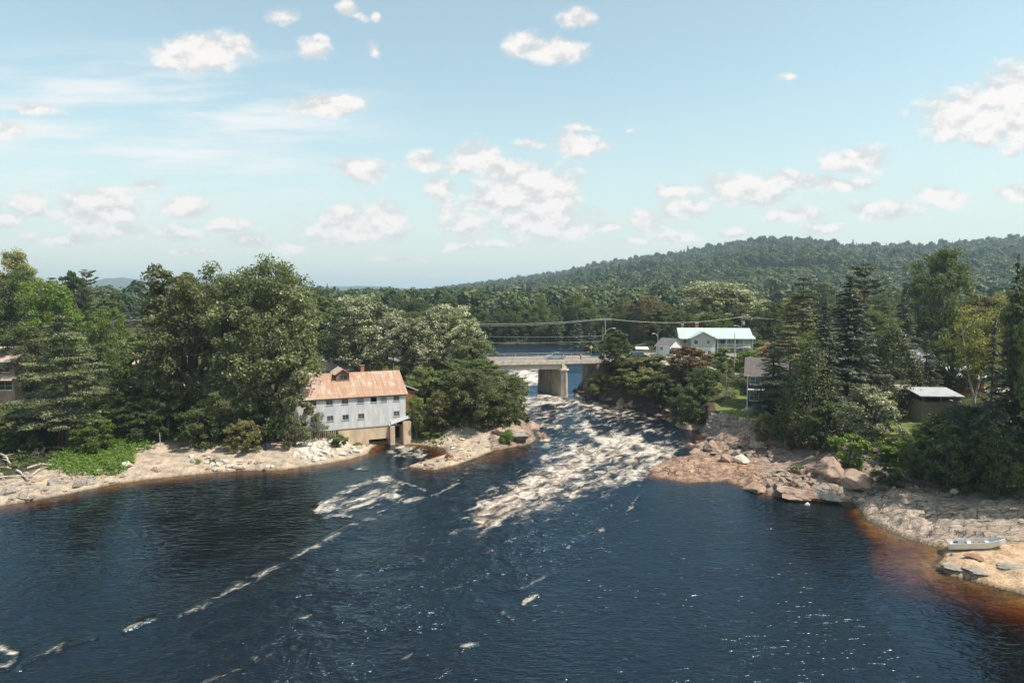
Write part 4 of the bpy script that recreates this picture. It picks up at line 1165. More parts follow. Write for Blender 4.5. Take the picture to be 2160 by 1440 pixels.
def birch(name, seed, H, W_):
    rng = np.random.default_rng(seed); paths = []; Cs, Ns, Ts = [], [], []
    paths.append([(0, 0, -.5, .30), (-.1, 0, H * .22, .22), (-.3, 0, H * .32, .20)])
    ends = []
    for (dx, dy, h, r) in ((-.28, .05, .92, .14), (.30, -.05, .96, .15), (.05, .3, .82, .1), (-.05, -.25, .78, .09)):
        e = np.array([dx * W_, dy * W_, H * h]); s = np.array([-.3, 0, H * .31])
        m = (s + e) / 2 + np.array([dx * .6, 0, -.02 * H]); paths.append([(*s, r), (*m, r * .75), (*e, r * .3)])
        for k in range(11):
            t = rng.uniform(.32, 1.02); b0 = s + (e - s) * t; d = unit(rng, 1)[0]; d[2] = abs(d[2]) * .5 + .1; c = b0 + d * W_ * rng.uniform(.10, .26)
            paths.append([(*b0, r * .3), (*c, .015)]); ends.append(c)
    for c in ends:
        n = int(rng.integers(90, 190)); q = unit(rng, n); r = W_ * rng.uniform(.07, .125)
        Cs.append(c + q * (rng.uniform(0, 1, n) ** .5 * r)[:, None] * np.array([1, 1, .75])); Ns.append(q * .4 + rng.normal(size=(n, 3)) * .6 + np.array([0, 0, .5])); Ts.append(np.clip(rng.normal(.5 + rng.uniform(-.2, .2), .22, n), 0, 1))
    V, F, T = leaf_quads(np.concatenate(Cs), np.concatenate(Ns), .30, rng, .6, np.concatenate(Ts))
    return mk_tree(name, V, F, T, paths, H, W_, 6)


TV = dict(
    poplarA=broadleaf('poplar', 1, 26, 19, lobes=26, per=13, leaves=150, leaf=.42, base=.05, sep_=.86, ragged=.55),
    poplarB=broadleaf('poplar', 2, 25, 15, lobes=21, per=12, leaves=150, leaf=.42, base=.06, sep_=.9, ragged=.6),
    roundA=broadleaf('round_tree', 3, 14, 12, lobes=14, per=11, leaves=125, leaf=.36, base=.06),
    roundB=broadleaf('round_tree', 4, 14, 10, lobes=10, per=11, leaves=125, leaf=.36, base=.03),
    tallA=broadleaf('tall_tree', 5, 18, 9, lobes=15, per=11, leaves=130, leaf=.38, base=.05, ragged=.5),
    tallB=broadleaf('tall_tree', 6, 20, 13, lobes=15, per=11, leaves=140, leaf=.40, base=.06),
    mapleA=broadleaf('silver_tree', 7, 15, 11, lobes=16, per=11, leaves=130, leaf=.36, base=.04, ragged=.55, flat=.7),
    mapleB=broadleaf('silver_tree', 8, 16, 9, lobes=14, per=12, leaves=130, leaf=.36, base=.03, ragged=.6, flat=.85),
    bushA=broadleaf('bush', 9, 6, 7, lobes=9, per=10, leaves=110, leaf=.30, base=-.12),
    bushB=broadleaf('bush', 10, 7, 5.5, lobes=8, per=10, leaves=110, leaf=.28, base=-.12, ragged=.6),
    shrub=broadleaf('shrub', 11, 2.6, 3.4, lobes=6, per=8, leaves=80, leaf=.24, base=-.15),
    sparse=broadleaf('sparse_tree', 12, 12, 8, lobes=9, per=7, leaves=55, leaf=.34, base=.12, ragged=.8),
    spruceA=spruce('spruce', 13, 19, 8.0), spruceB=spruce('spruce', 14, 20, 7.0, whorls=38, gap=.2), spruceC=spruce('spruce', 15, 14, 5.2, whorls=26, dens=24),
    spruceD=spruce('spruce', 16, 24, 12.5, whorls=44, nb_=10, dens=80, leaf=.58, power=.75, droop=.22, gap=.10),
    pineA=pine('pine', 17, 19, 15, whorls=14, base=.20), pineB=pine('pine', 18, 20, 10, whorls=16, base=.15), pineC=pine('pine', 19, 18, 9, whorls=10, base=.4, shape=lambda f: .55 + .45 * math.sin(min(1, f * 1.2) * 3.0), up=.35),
    cedar=cedar('cedar', 20, 13, 9), birch=birch('birch', 21, 15, 10),
)
KINDS = {'poplar': ('broad_tree', 'tree'), 'round_tree': ('broadleaf_tree', 'tree'), 'tall_tree': ('broadleaf_tree', 'tree'), 'silver_tree': ('silver_leaved_tree', 'tree'), 'bush': ('bush', 'bush'), 'shrub': ('shrub', 'shrub'),
         'sparse_tree': ('sparse_tree', 'tree'), 'spruce': ('spruce_tree', 'spruce'), 'pine': ('pine_tree', 'pine'), 'cedar': ('cedar_tree', 'cedar'), 'birch': ('birch_tree', 'birch')}
trng = random.Random(77)


def plant(var, mat, x, y, h, w, label, group=None, rz=None, z=None, bark=None, name=None, cat=None):
    t = TV[var]; nm, ct = KINDS[t.name]
    e = empty(name or nm, (x, y, (gz(x, y) if z is None else z) - .1), trng.uniform(0, 6.28) if rz is None else rz, label=label, cat=cat or ct, group=group)
    e.scale = (w / t.W, w / t.W, h / t.H)
    for part, me, m in (('crown', t.crown, LM[mat]), ('trunk', t.trunk, bark or BARK)):
        if not me.materials: me.materials.append(m)
        o = bpy.data.objects.new(part, me); COL.objects.link(o); o.parent = e
        o.material_slots[0].link = 'OBJECT'; o.material_slots[0].material = m
    return e


def plant_px(var, mat, u, Y, vtop, wpx, label, vbase=None, **kw):
    """tree whose top shows at (u, vtop) when it stands at distance Y"""
    x = Xat(u, Y)
    if vbase is not None: x, Y, _ = ground_at(u, vbase); x = Xat(u, Y)
    g = gz(x, Y); zt = Py(u, vtop, Y)[1]
    return plant(var, mat, x, Y, max(1.0, zt - g) * 1.03, wpx * Y / 1440, label, **kw)


# variant, leaf, u, distance, top v, width px, label
TREES = [
    ('poplarA', 'poplar', 560, 104, 548, 275, 'huge broad poplar with thick crown towering left of the old mill'),
    ('poplarB', 'poplar', 402, 107, 556, 215, 'tall ragged poplar against the huge poplar, on its left'),
    ('pineA', 'pine', 135, 97, 672, 245, 'wide layered pine with bare trunk and ladder above the left beach'),
    ('tallB', 'dark', 75, 124, 690, 130, 'dark leafy tree behind the layered pine, beside the red brick house'),
    ('tallB', 'olive', 30, 158, 536, 105, 'grey green leafy tree left of the bright maple, topping the left skyline'),
    ('pineB', 'pine', -12, 165, 522, 120, 'grey green pine cut by the left edge, rising into the sky'),
    ('tallB', 'dark', 60, 150, 575, 120, 'dusky tree on the skyline between the edge pine and the bright maple'),
    ('mapleA', 'bright', 118, 140, 598, 125, 'bright green maple on the left skyline', ),
    ('tallA', 'dark', 163, 190, 566, 60, 'dark thin-topped tree on the skyline right of the bright maple'),
    ('pineC', 'pine', 190, 205, 575, 55, 'small dark pine right of the thin-topped skyline tree'),
    ('roundB', 'bright', 228, 128, 655, 90, 'light green maple standing in front of the left conifers'),
    ('tallA', 'mid', 295, 122, 700, 110, 'mid green tree between the light maple and the ragged poplar'),
    ('roundA', 'mid', 215, 116, 720, 120, 'leafy tree right of the layered pine, lit on top'),
    ('roundB', 'dark', 250, 106, 800, 110, 'short dark tree behind the vine mound on the left beach'),
    ('bushB', 'dark', 330, 104, 810, 90, 'dark bushy tree at the back of the bare sand'),
    ('bushA', 'mid', 390, 106, 838, 110, 'round dark bush under the ragged poplar'),
    ('bushB', 'olive', 440, 101, 845, 90, 'tall olive bush at the foot of the poplars'),
    ('bushA', 'dark', 570, 106, 830, 100, 'shaded bush between the huge poplar and the mill'),
    ('bushB', 'poplar', 618, 99, 795, 85, 'leafy small tree hiding the left corner of the mill'),
    ('bushA', 'dark', 300, 101, 868, 90, 'low dark bush beside the vines'),
    ('bushB', 'dark', 30, 100, 862, 110, 'dark bush at the left edge below the red brick house'),
    # behind and right of the mill
    ('mapleA', 'silver', 750, 136, 628, 150, 'silver leaved tree right behind the mill chimney'),
    ('mapleB', 'silver', 815, 145, 640, 105, 'slim silver leaved tree, second from the mill'),
    ('tallA', 'mid', 690, 150, 620, 110, 'green tree between the huge poplar and the silver trees'),
    ('mapleB', 'silver', 868, 132, 665, 115, 'silver leaved tree above the lean-to roof'),
    ('mapleA', 'silver', 935, 146, 646, 120, 'tallest pale silver tree beside the left end of the bridge'),
    ('mapleB', 'silver', 985, 139, 668, 90, 'pale silver tree nearest the upstream water'),
    ('roundA', 'poplar', 1000, 134, 712, 95, 'grey green tree in front of the pale silver trees'),
    ('bushA', 'mid', 900, 118, 778, 110, 'dense green bush right of the mill lean-to'),
    ('bushA', 'bright', 882, 110.5, 838, 75, 'bright bush creeping up the right corner of the mill'),
    ('roundB', 'mid', 985, 119, 758, 150, 'big dark green bushy tree on the point, left half'),
    ('roundA', 'poplar', 1045, 119.5, 778, 140, 'big bushy tree on the point, leaning over the rapids'),
    ('bushA', 'dark', 1000, 113, 830, 120, 'dark bush low on the point above the pale stones'),
    ('shrub', 'bright', 910, 108.5, 905, 60, 'low green shrub by the tailrace pool'),
    ('shrub', 'mid', 1105, 122, 868, 40, 'small shrub on the rapids edge of the point'),
    ('shrub', 'mid', 712, 102, 915, 50, 'weedy shrub among the white stones below the mill', ),
    ('sparse', 'poplar', 668, 101.5, 868, 42, 'thin sapling in front of the mill siding'),
    # right bank by the bridge
    ('tallA', 'mid', 1298, 140, 692, 70, 'upright green tree at the right end of the bridge'),
    ('bushA', 'olive', 1345, 140, 752, 95, 'olive bush on the bank below the road, right of the bridge'),
    ('bushB', 'mid', 1390, 138, 748, 80, 'green bush on the bank left of the brown tree'),
    ('bushA', 'dark', 1300, 141, 775, 80, 'dark bush over the shaded river wall by the bridge'),
    ('tallA', 'brown', 1455, 131, 726, 95, 'reddish brown tree on the right bank below the green-roofed house'),
    ('roundB', 'brown', 1432, 131, 790, 90, 'brownish bush under the reddish brown tree'),
    ('roundB', 'dark', 1490, 122, 775, 85, 'dark tree over the stone wall corner'),
    ('bushA', 'dark', 1462, 119, 815, 95, 'dark bush hanging to the water left of the stone wall'),
    ('bushB', 'mid', 1522, 140, 735, 62, 'green bush in front of the green-roofed house'),
    ('bushA', 'bright', 1578, 145, 738, 60, 'bright green bush behind the arm lamp post'),
    ('mapleB', 'gold', 1645, 138, 712, 105, 'golden orange tree with drying leaves above the dark house'),
    ('bushB', 'mid', 1560, 150, 742, 40, 'small bush beside the arm lamp post'),
    # right bank
    ('pineB', 'pine', 1690, 128, 586, 140, 'tall olive grey pine left of the great spruce'),
    ('spruceD', 'spruce', 1788, 110, 592, 195, 'great dark spruce standing mid right, tallest of the bank'),
    ('pineC', 'pine', 1818, 150, 568, 95, 'feathery topped pine behind the great spruce'),
    ('spruceB', 'spruce', 1903, 140, 598, 90, 'slender spruce right of the feathery pine'),
    ('tallB', 'mid', 1978, 150, 532, 135, 'tallest leafy tree at the right, rising over the hill line'),
    ('roundA', 'olive', 2075, 142, 618, 130, 'yellow green tree right of the tallest leafy tree'),
    ('tallB', 'mid', 1850, 135, 660, 90, 'green leafy tree between the great spruce and the slender spruce'),
    ('cedar', 'cedar', 1885, 112, 700, 135, 'dense rounded cedar right of the great spruce'),
    ('pineA', 'pine', 1668, 107, 690, 150, 'layered dark pine standing close to the right side of the dark brown house'),
    ('cedar', 'cedar', 1712, 99.5, 730, 142, 'dark full tree in front of the dark brown house'),
    ('spruceA', 'spruce', 1632, 110, 705, 128, 'small dark pine hiding the right part of the dark brown house'),
    ('mapleB', 'silver', 1842, 88, 808, 118, 'silvery white-leaved tree on the right bank', ),
    ('birch', 'birch', 2062, 92, 650, 150, 'birch with a pale forked trunk and yellow green leaves'),
    ('spruceA', 'spruce', 2150, 92, 570, 110, 'dark spruce at the right edge behind the birch'),
    ('spruceD', 'spruce', 2185, 80, 640, 165, 'wide dark spruce cut by the right edge'),
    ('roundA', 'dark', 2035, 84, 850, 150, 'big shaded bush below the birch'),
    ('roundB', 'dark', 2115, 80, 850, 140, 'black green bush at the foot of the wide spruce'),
    ('shrub', 'bright', 1800, 84, 915, 90, 'bright weeds left of the silvery tree'),
    ('shrub', 'bright', 1900, 84, 930, 95, 'bright grassy shrub right of the silvery tree'),
    ('shrub', 'olive', 1688, 86, 978, 28, 'tiny shrub growing in a crack of the rock'),
    ('bushB', 'dark', 1890, 78, 978, 75, 'small dark bush on the stony slope below the silvery tree'),
    ('roundA', 'mid', 1725, 118, 700, 120, 'leafy tree behind the dark full tree'),
    ('tallB', 'dark', 2010, 120, 690, 110, 'dark leafy tree behind the pale-roofed shed'),
    ('mapleA', 'silver', 1520, 215, 598, 200, 'wide pale green canopy tree behind the green-roofed house'),
    ('roundA', 'bright', 1500, 196, 655, 75, 'bright green round tree just over the green roof'),
    ('roundB', 'dark', 1625, 190, 640, 85, 'dark round tree right of the pale canopy tree'),
    ('spruceB', 'spruce', 1245, 235, 672, 62, 'dark spruce by the pool right of the bridge lamp'),
    ('spruceA', 'spruce', 1215, 255, 665, 60, 'dark spruce on the far shore of the pool'),
    ('roundB', 'mid', 1435, 190, 655, 70, 'mid green tree left of the green-roofed house'),
    ('tallA', 'dark', 1385, 200, 650, 65, 'dark tree behind the white shed'),
    ('bushB', 'brown', 1420, 170, 712, 45, 'brownish bush between the white shed and the green-roofed house'),
]
for t in TREES: plant_px(*t, bark=BARK_BIRCH if t[0] == 'birch' else BARK)

# the near wood: trees one by one, in belts
BELTS = [
    ('wood beyond the upstream pool', 620, 1340, 268, 315, 52, (618, 668), (34, 64), [('roundA', 'dark'), ('tallB', 'mid'), ('tallA', 'mid'), ('spruceB', 'spruce'), ('roundB', 'dark'), ('mapleA', 'mid'), ('spruceA', 'spruce')]),
    ('row along the far shore of the upstream pool', 985, 1350, 268.5, 275, 30, (655, 690), (34, 52), [('roundA', 'dark'), ('roundB', 'mid'), ('spruceA', 'spruce'), ('bushA', 'dark'), ('roundB', 'dark')]),
    ('wood on the flat behind the left bank', 140, 720, 190, 300, 40, (606, 660), (36, 66), [('spruceB', 'spruce'), ('pineB', 'pine'), ('spruceA', 'spruce'), ('tallA', 'mid'), ('roundA', 'dark'), ('spruceC', 'pine')]),
    ('rising wood at the left edge', -420, 130, 135, 230, 26, (560, 660), (70, 120), [('tallB', 'mid'), ('pineB', 'pine'), ('roundA', 'dark'), ('spruceA', 'spruce'), ('tallA', 'olive')]),
    ('wood behind the green-roofed house', 1300, 1680, 225, 330, 32, (618, 662), (38, 66), [('roundA', 'mid'), ('tallA', 'olive'), ('mapleA', 'mid'), ('tallB', 'dark'), ('roundB', 'olive'), ('spruceB', 'spruce'), ('roundA', 'brown')]),
    ('wood behind the right bank houses', 1640, 2420, 160, 300, 42, (595, 665), (55, 95), [('roundA', 'mid'), ('tallB', 'dark'), ('spruceA', 'spruce'), ('tallA', 'olive'), ('spruceB', 'spruce'), ('roundB', 'mid')]),
    ('shady trees on the right edge of the bank', 2180, 2700, 58, 110, 18, (380, 600), (130, 200), [('spruceD', 'spruce'), ('roundA', 'dark'), ('tallB', 'mid')]),
    ('shady trees on the left edge of the bank', -520, -130, 75, 130, 12, (640, 780), (120, 170), [('pineA', 'pine'), ('roundA', 'dark'), ('tallB', 'mid')]),
]
KW = {'dark': 'dark green', 'mid': 'mid green', 'olive': 'olive green', 'brown': 'reddish brown', 'spruce': 'dark', 'pine': 'grey green'}
NW = {'bush': 'broad bush', 'round_tree': 'round broadleaf tree', 'tall_tree': 'tall broadleaf tree', 'silver_tree': 'full broadleaf tree', 'spruce': 'pointed spruce', 'pine': 'pine'}
wr_ = random.Random(5)
placed = []
for (gname, u0, u1, y0, y1, n, (va, vb), (wa, wb), kinds) in BELTS:
    k = 0; tries = 0
    while k < n and tries < 4000:
        tries += 1
        u = u0 + (u1 - u0) * ((k + wr_.random()) / n); Y = wr_.uniform(y0, y1); x = Xat(u, Y)
        if any((x - a) ** 2 + (Y - b) ** 2 < (20 if n != 30 else 4) for a, b in placed): continue
        sd = float(river_sd(np.array([x]), np.array([Y]))[0])
        if sd < (4 if n != 30 else .4) or float(poly_dist(ROAD, np.array([x]), np.array([Y]))[0]) < 7: continue
        var, mat = kinds[wr_.randrange(len(kinds))]
        h = Py(u, wr_.uniform(va, vb), Y)[1] - gz(x, Y)
        h = min(max(h, 7), 24 if u1 < 2500 else 32) * (1.0 if TV[var].name not in ('spruce', 'pine') else 1.06)
        plant(var, mat, x, Y, h, min(h * .95, wr_.uniform(wa, wb) * Y / 1440), f'{KW[mat]} {NW[TV[var].name]} in the {gname}', group=f'{KW[mat]} {NW[TV[var].name]}s, {gname}')
        placed.append((x, Y)); k += 1

# the far wood that covers the plain and the hill reads as one mass
def far_tree(name, seed, H, W_, n, conif, mat):
    rng = np.random.default_rng(seed)
    if conif:
        f = rng.uniform(0, 1, n) ** .8; R = W_ / 2 * (1 - f) * rng.uniform(.4, 1.1, n); a = rng.uniform(0, 6.28, n)
        C = np.stack([np.cos(a) * R, np.sin(a) * R, H * (.08 + .92 * f)], 1); N = np.stack([np.cos(a) * .5, np.sin(a) * .5, np.full(n, .9)], 1) + rng.normal(size=(n, 3)) * .3
    else:
        m = 9; lc = unit(rng, m) * np.array([W_ * .26, W_ * .26, H * .22]) + np.array([0, 0, H * .6]); i = rng.integers(0, m, n); q = unit(rng, n)
        C = lc[i] + q * W_ * rng.uniform(.16, .25, n)[:, None] * np.array([1, 1, 1.1]); N = q + rng.normal(size=(n, 3)) * .35 + np.array([0, 0, .35])
    V, F, T = leaf_quads(C, N, W_ * (.17 if not conif else .22), rng, .75)
    me = np_mesh(name, V, F, [('tint', 'FLOAT', 'FACE', T)]); me.materials.append(mat); return me


def leaf_mat_f(n, a, b):
    g = lambda c: (c[0] * 1.25, c[1] * 1.28, c[2] * 1.4)
    return leaf_mat(n, g(a), g(b), None, .8, .30)


LF = [leaf_mat_f('far_leaf_dark', (.030, .045, .018), (.070, .090, .034)), leaf_mat_f('far_leaf_mid', (.042, .060, .020), (.095, .118, .042)), leaf_mat_f('far_leaf_pale', (.060, .075, .030), (.130, .150, .070)),
      leaf_mat_f('far_leaf_dry', (.055, .055, .025), (.125, .110, .055)), leaf_mat_f('far_needle', (.022, .034, .020), (.055, .070, .042))]
FC = bpy.data.collections.new('far_wood_sources')
for i, a in enumerate([(30, 13, 10, 420, 0, LF[0]), (31, 12, 9, 420, 0, LF[1]), (32, 13, 10, 420, 0, LF[2]), (33, 12, 9, 420, 0, LF[3]), (34, 13, 5.5, 300, 1, LF[4]), (35, 14, 11, 460, 0, LF[1])]):
    FC.objects.link(bpy.data.objects.new(f'far_tree_{i}', far_tree(f'far_tree_{i}', *a)))


def far_wood():
    rng = np.random.default_rng(9); pts = []
    N = 60000
    q = rng.uniform(0, 1, N); Y = (330 ** .5 + q * (2500 ** .5 - 330 ** .5)) ** 2
    u = rng.uniform(-420, 2600, N); x = (u - 1080) / 1440 * Y
    # even cover on the land: thin out the crowded near rows
    area = Y * np.sqrt(Y); keep = rng.uniform(0, 1, N) < np.clip(area / area.max() * 9, 0, 1)
    x, Y, u = x[keep], Y[keep], u[keep]
    z = terrain(x, Y); sd = np.full(len(x), 99.); nn = Y < 420; sd[nn] = river_sd(x[nn], Y[nn])
    vis = sd > 6
    x, Y, z = x[vis], Y[vis], z[vis]
    n = len(x); s = rng.uniform(.6, 1.05, n) * (1 + .55 * rng.uniform(0, 1, n) ** 3) * (1 + .35 * sstep(900, 2200, Y))
    kind = rng.choice(6, n, p=[.27, .26, .15, .09, .07, .16])
    cl = fbm(x / 90, Y / 90, 3, 3); kind = np.where(cl < .33, 4, kind); kind = np.where((cl > .6) & (kind == 4), 2, kind)
    me = bpy.data.meshes.new('far_wood'); me.vertices.add(n); me.vertices.foreach_set('co', np.stack([x, Y, z - .3], 1).astype(np.float32).ravel())
    for nm, typ, arr in (('sc', 'FLOAT', s), ('rz', 'FLOAT', rng.uniform(0, 6.28, n))):
        a = me.attributes.new(nm, typ, 'POINT'); a.data.foreach_set('value', arr.astype(np.float32))
    a = me.attributes.new('kk', 'INT', 'POINT'); a.data.foreach_set('value', kind.astype(np.int32))
    o = obj('far_wood', me, None, label='dense mixed wood covering the plain and the long hill behind the village', cat='wood', kind='stuff')
    g = bpy.data.node_groups.new('far_wood', 'GeometryNodeTree')
    g.interface.new_socket('Geometry', in_out='INPUT', socket_type='NodeSocketGeometry'); g.interface.new_socket('Geometry', in_out='OUTPUT', socket_type='NodeSocketGeometry')
    N_, L_ = g.nodes, g.links
    gi, go = N_.new('NodeGroupInput'), N_.new('NodeGroupOutput')
    ip = N_.new('GeometryNodeInstanceOnPoints'); ci = N_.new('GeometryNodeCollectionInfo'); ci.inputs['Collection'].default_value = FC
    ci.inputs['Separate Children'].default_value = True; ci.inputs['Reset Children'].default_value = True

    def na(nm, typ):
        q = N_.new('GeometryNodeInputNamedAttribute'); q.data_type = typ; q.inputs[0].default_value = nm; return q.outputs[0]
    cx = N_.new('ShaderNodeCombineXYZ'); L_.new(na('rz', 'FLOAT'), cx.inputs[2])
    L_.new(gi.outputs[0], ip.inputs['Points']); L_.new(ci.outputs[0], ip.inputs['Instance']); ip.inputs['Pick Instance'].default_value = True
    L_.new(na('kk', 'INT'), ip.inputs['Instance Index']); L_.new(cx.outputs[0], ip.inputs['Rotation']); L_.new(na('sc', 'FLOAT'), ip.inputs['Scale'])
    L_.new(ip.outputs[0], go.inputs[0])
    md = o.modifiers.new('far_wood', 'NODES'); md.node_group = g
    print('far trees', n)


far_wood()

# ------------------------------------------------------------------ undergrowth, vines, weeds
def ground_cover(name, label, mat, pts, hgt, per, leaf, seed, cat='undergrowth'):
    """clumps of leaves rooted at pts (x, y); one mass of plants"""
    rng = np.random.default_rng(seed); n = len(pts); z = terrain(pts[:, 0], pts[:, 1])
    h = hgt * rng.uniform(.5, 1.4, n); i = np.repeat(np.arange(n), per); q = unit(rng, len(i)); q[:, 2] = np.abs(q[:, 2]); r = rng.uniform(0, 1, len(i)) ** .5
    C = np.stack([pts[i, 0], pts[i, 1], z[i]], 1) + q * r[:, None] * np.stack([h[i] * .95, h[i] * .95, h[i]], 1)
    N = q * .4 + rng.normal(size=(len(i), 3)) * .5 + np.array([0, 0, .7]); T = np.clip(rng.normal(.5, .2, len(i)) + np.repeat(rng.uniform(-.2, .2, n), per), 0, 1)
    V, F, T = leaf_quads(C, N, leaf, rng, .62, T)
    return obj(name, np_mesh(name, V, F, [('tint', 'FLOAT', 'FACE', T)], mat=mat), None, label=label, cat=cat, kind='stuff')


def scatter(n, seed, x0, x1, y0, y1, test):
    rng = np.random.default_rng(seed); x = rng.uniform(x0, x1, n); y = rng.uniform(y0, y1, n)
    z, sd, u, v, r = terrain(x, y, True); k = test(x, y, sd, u, v, r); return np.stack([x[k], y[k]], 1)


NOGO = [(1330, 735), (1520, 735), (1520, 775), (1330, 775)]


def t_under(x, y, sd, u, v, r):
    rocky = (x > 12) & (y < 116); lim = np.where(rocky, 15.5, np.where(x < -9, 11.5, 8))
    lim = np.where((u > 860) & (u < 1115) & (y < 130), 9, lim); lim = np.where((y > 114) & (x > 8), 6.5, lim); lim = np.where(y > 180, .2, lim)
    ok = (sd > lim + 2 * vnoise(x / 3, y / 3, 5)) & (r > 5.5) & (poly_dist(LANE, x, y) > 3)
    for P in (LAWN1, LAWN2, NOGO, [(250, 798), (420, 798), (420, 824), (250, 824)]): ok &= ~in_px(P, u, v)
    return ok


pp = np.concatenate([scatter(3600, 1, -110, 110, 70, 190, t_under), scatter(1500, 2, -90, 110, 190, 330, t_under), scatter(2200, 7, -25, 60, 262, 285, t_under), scatter(160, 8, 18, 45, 130, 150, t_under)])
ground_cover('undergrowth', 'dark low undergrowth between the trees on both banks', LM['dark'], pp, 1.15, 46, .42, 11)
pv = scatter(9000, 3, -75, -20, 72, 108, lambda x, y, sd, u, v, r: (in_px([(92, 985), (150, 945), (150, 905), (235, 905), (320, 925), (318, 945), (285, 955), (282, 975), (250, 1000), (160, 1006)], u + 8 * (vnoise(x, y, 2) - .5), v) & (sd > 1.5)))
ground_cover('vine_mat', 'bright green vines sprawling over the left beach', LM['vine'], pv, .80, 26, .28, 12, 'vines')
pw = np.concatenate([scatter(13000, 4, -60, 20, 70, 125, lambda x, y, sd, u, v, r: (in_px([(690, 922), (770, 920), (778, 945), (740, 952), (700, 945)], u, v) | in_px([(410, 975), (520, 968), (540, 985), (420, 990)], u, v) | in_px([(865, 915), (930, 915), (935, 940), (875, 945)], u, v) | in_px([(1050, 885), (1090, 880), (1100, 900), (1062, 905)], u, v)) & (sd > .4) & (vnoise(x / 1.5, y / 1.5, 9) > .5))])
ground_cover('weeds', 'patchy green weeds among the pale stones below the mill', LM['vine'], pw, .42, 24, .24, 13, 'weeds')
pg = scatter(2400, 5, 30, 75, 78, 130, lambda x, y, sd, u, v, r: (in_px([(1750, 935), (1800, 905), (1900, 930), (1960, 950), (1950, 990), (1900, 1010), (1840, 1010), (1770, 985)], u, v)) & (vnoise(x / 2, y / 2, 19) > .36))
ground_cover('tall_grass', 'tall bright grass and weeds on the right bank under the silvery tree', LM['vine'], pg, .6, 30, .28, 14, 'grass')

# more individual bushes that close the bank
for a in [
    ('bushA', 'vine', 190, 0, 880, 95, 'rounded mound of bright vines right of the layered pine', 950), ('bushA', 'dark', 60, 0, 880, 110, 'dark low bush behind the wooden chairs', 950),
    ('bushA', 'dark', 1960, 0, 925, 95, 'black green bush on the slope right of the grassy shrub', 1012), ('bushB', 'dark', 2010, 0, 900, 100, 'dark bush under the birch trunk', 1030), ('bushA', 'dark', 2075, 0, 905, 130, 'wide dark bush over the bare rock, right of the birch trunk', 1035),
    ('bushA', 'dark', 2145, 0, 930, 120, 'dark bush at the right edge above the bare rock', 1045), ('bushA', 'mid', 1945, 0, 910, 80, 'sunlit drooping bush left of the birch', 975), ('bushA', 'dark', 1672, 0, 870, 80, 'low dark bush at the end of the stone wall', 940),
    ('bushB', 'dark', 1750, 0, 850, 110, 'dark bush between the dark full tree and the silvery tree', 945), ('bushB', 'olive', 1620, 0, 870, 60, 'grey shrub beside the last stones of the wall', 925),
    ('bushA', 'olive', 1362, 0, 778, 90, 'olive bush halfway down the dark slope right of the bridge', 832), ('bushB', 'mid', 1325, 0, 778, 75, 'green bush on the dark slope nearest the bridge abutment', 820), ('bushA', 'dark', 1402, 0, 788, 80, 'dark bush low on the slope beside the brownish bush', 842),
    ('bushA', 'olive', 1265, 0, 785, 70, 'straggly bush beside the bridge abutment', 828),
    ('roundB', 'olive', 928, 0, 825, 70, 'leafy small tree between the mill and the point', 915), ('bushA', 'dark', 950, 0, 850, 80, 'dark bush above the pale spit stones', 900),
    ('roundA', 'poplar', 1005, 0, 775, 130, 'broad bushy tree in the middle of the point', 905), ('bushB', 'poplar', 1088, 0, 790, 70, 'willowy bush touching the rapids on the point', 868),
    ('bushA', 'dark', 1060, 0, 830, 90, 'rounded bush at the front of the point', 902), ('bushA', 'mid', 886, 0, 850, 46, 'bush pressed against the right wall of the mill', 925),
    ('bushA', 'dark', 420, 0, 860, 120, 'deep shaded bush behind the bare sand', 938), ('bushA', 'dark', 540, 0, 850, 110, 'deep shaded bush left of the mill skirt', 928), ('bushB', 'dark', 350, 0, 850, 80, 'dark upright bush by the leaning post', 930),
    ('bushB', 'dark', 270, 0, 850, 90, 'dark upright bush above the vine mat', 920), ('bushA', 'dark', 130, 0, 880, 90, 'dark bush behind the ladder', 930),
    ('bushA', 'olive', 508, 0, 886, 84, 'olive shrub alone on the sand in front of the poplars', 950), ('bushA', 'bright', 1069, 0, 906, 36, 'small bright shrub on the rock of the point', 936),
    ('spruceD', 'spruce', 1738, 0, 640, 120, 'dark spruce just left of the great spruce, behind the dark full tree', 905), ('spruceA', 'spruce', 2138, 0, 556, 120, 'tall dark spruce at the right edge above the shaded bushes', 985),
    ('spruceA', 'spruce', 2095, 0, 690, 110, 'shorter dark spruce right of the birch trunk', 1005), ('spruceD', 'spruce', 2020, 0, 840, 110, 'low wide dark spruce under the birch', 1015),
    ('spruceB', 'spruce', 1955, 0, 720, 90, 'dark spruce between the cedar and the open shed roof', 860),
]:
    plant_px(a[0], a[1], a[2], 100, a[4], a[5], a[6], vbase=a[7])

# ------------------------------------------------------------------ rocks
ROCKM = dict(grey=simple('grey_rock', (.26, .225, .195), .9, .35, 1.5, bump=.5, second=((.14, .12, .11), .52, .7)), pink=simple('pinkish_rock', (.31, .215, .16), .9, .3, 1.2, bump=.5, second=((.20, .13, .10), .52, .72)),
             white=simple('pale_rock', (.50, .45, .385), .9, .25, 1.5, bump=.4), rust=simple('rusty_rock', (.26, .14, .085), .85, .35, 1.2, bump=.5, second=((.10, .07, .055), .5, .7)), dark=simple('dark_rock', (.085, .07, .06), .5, .3, 1.5, bump=.4))  # dark: the deepest and smoothest of the rock tones


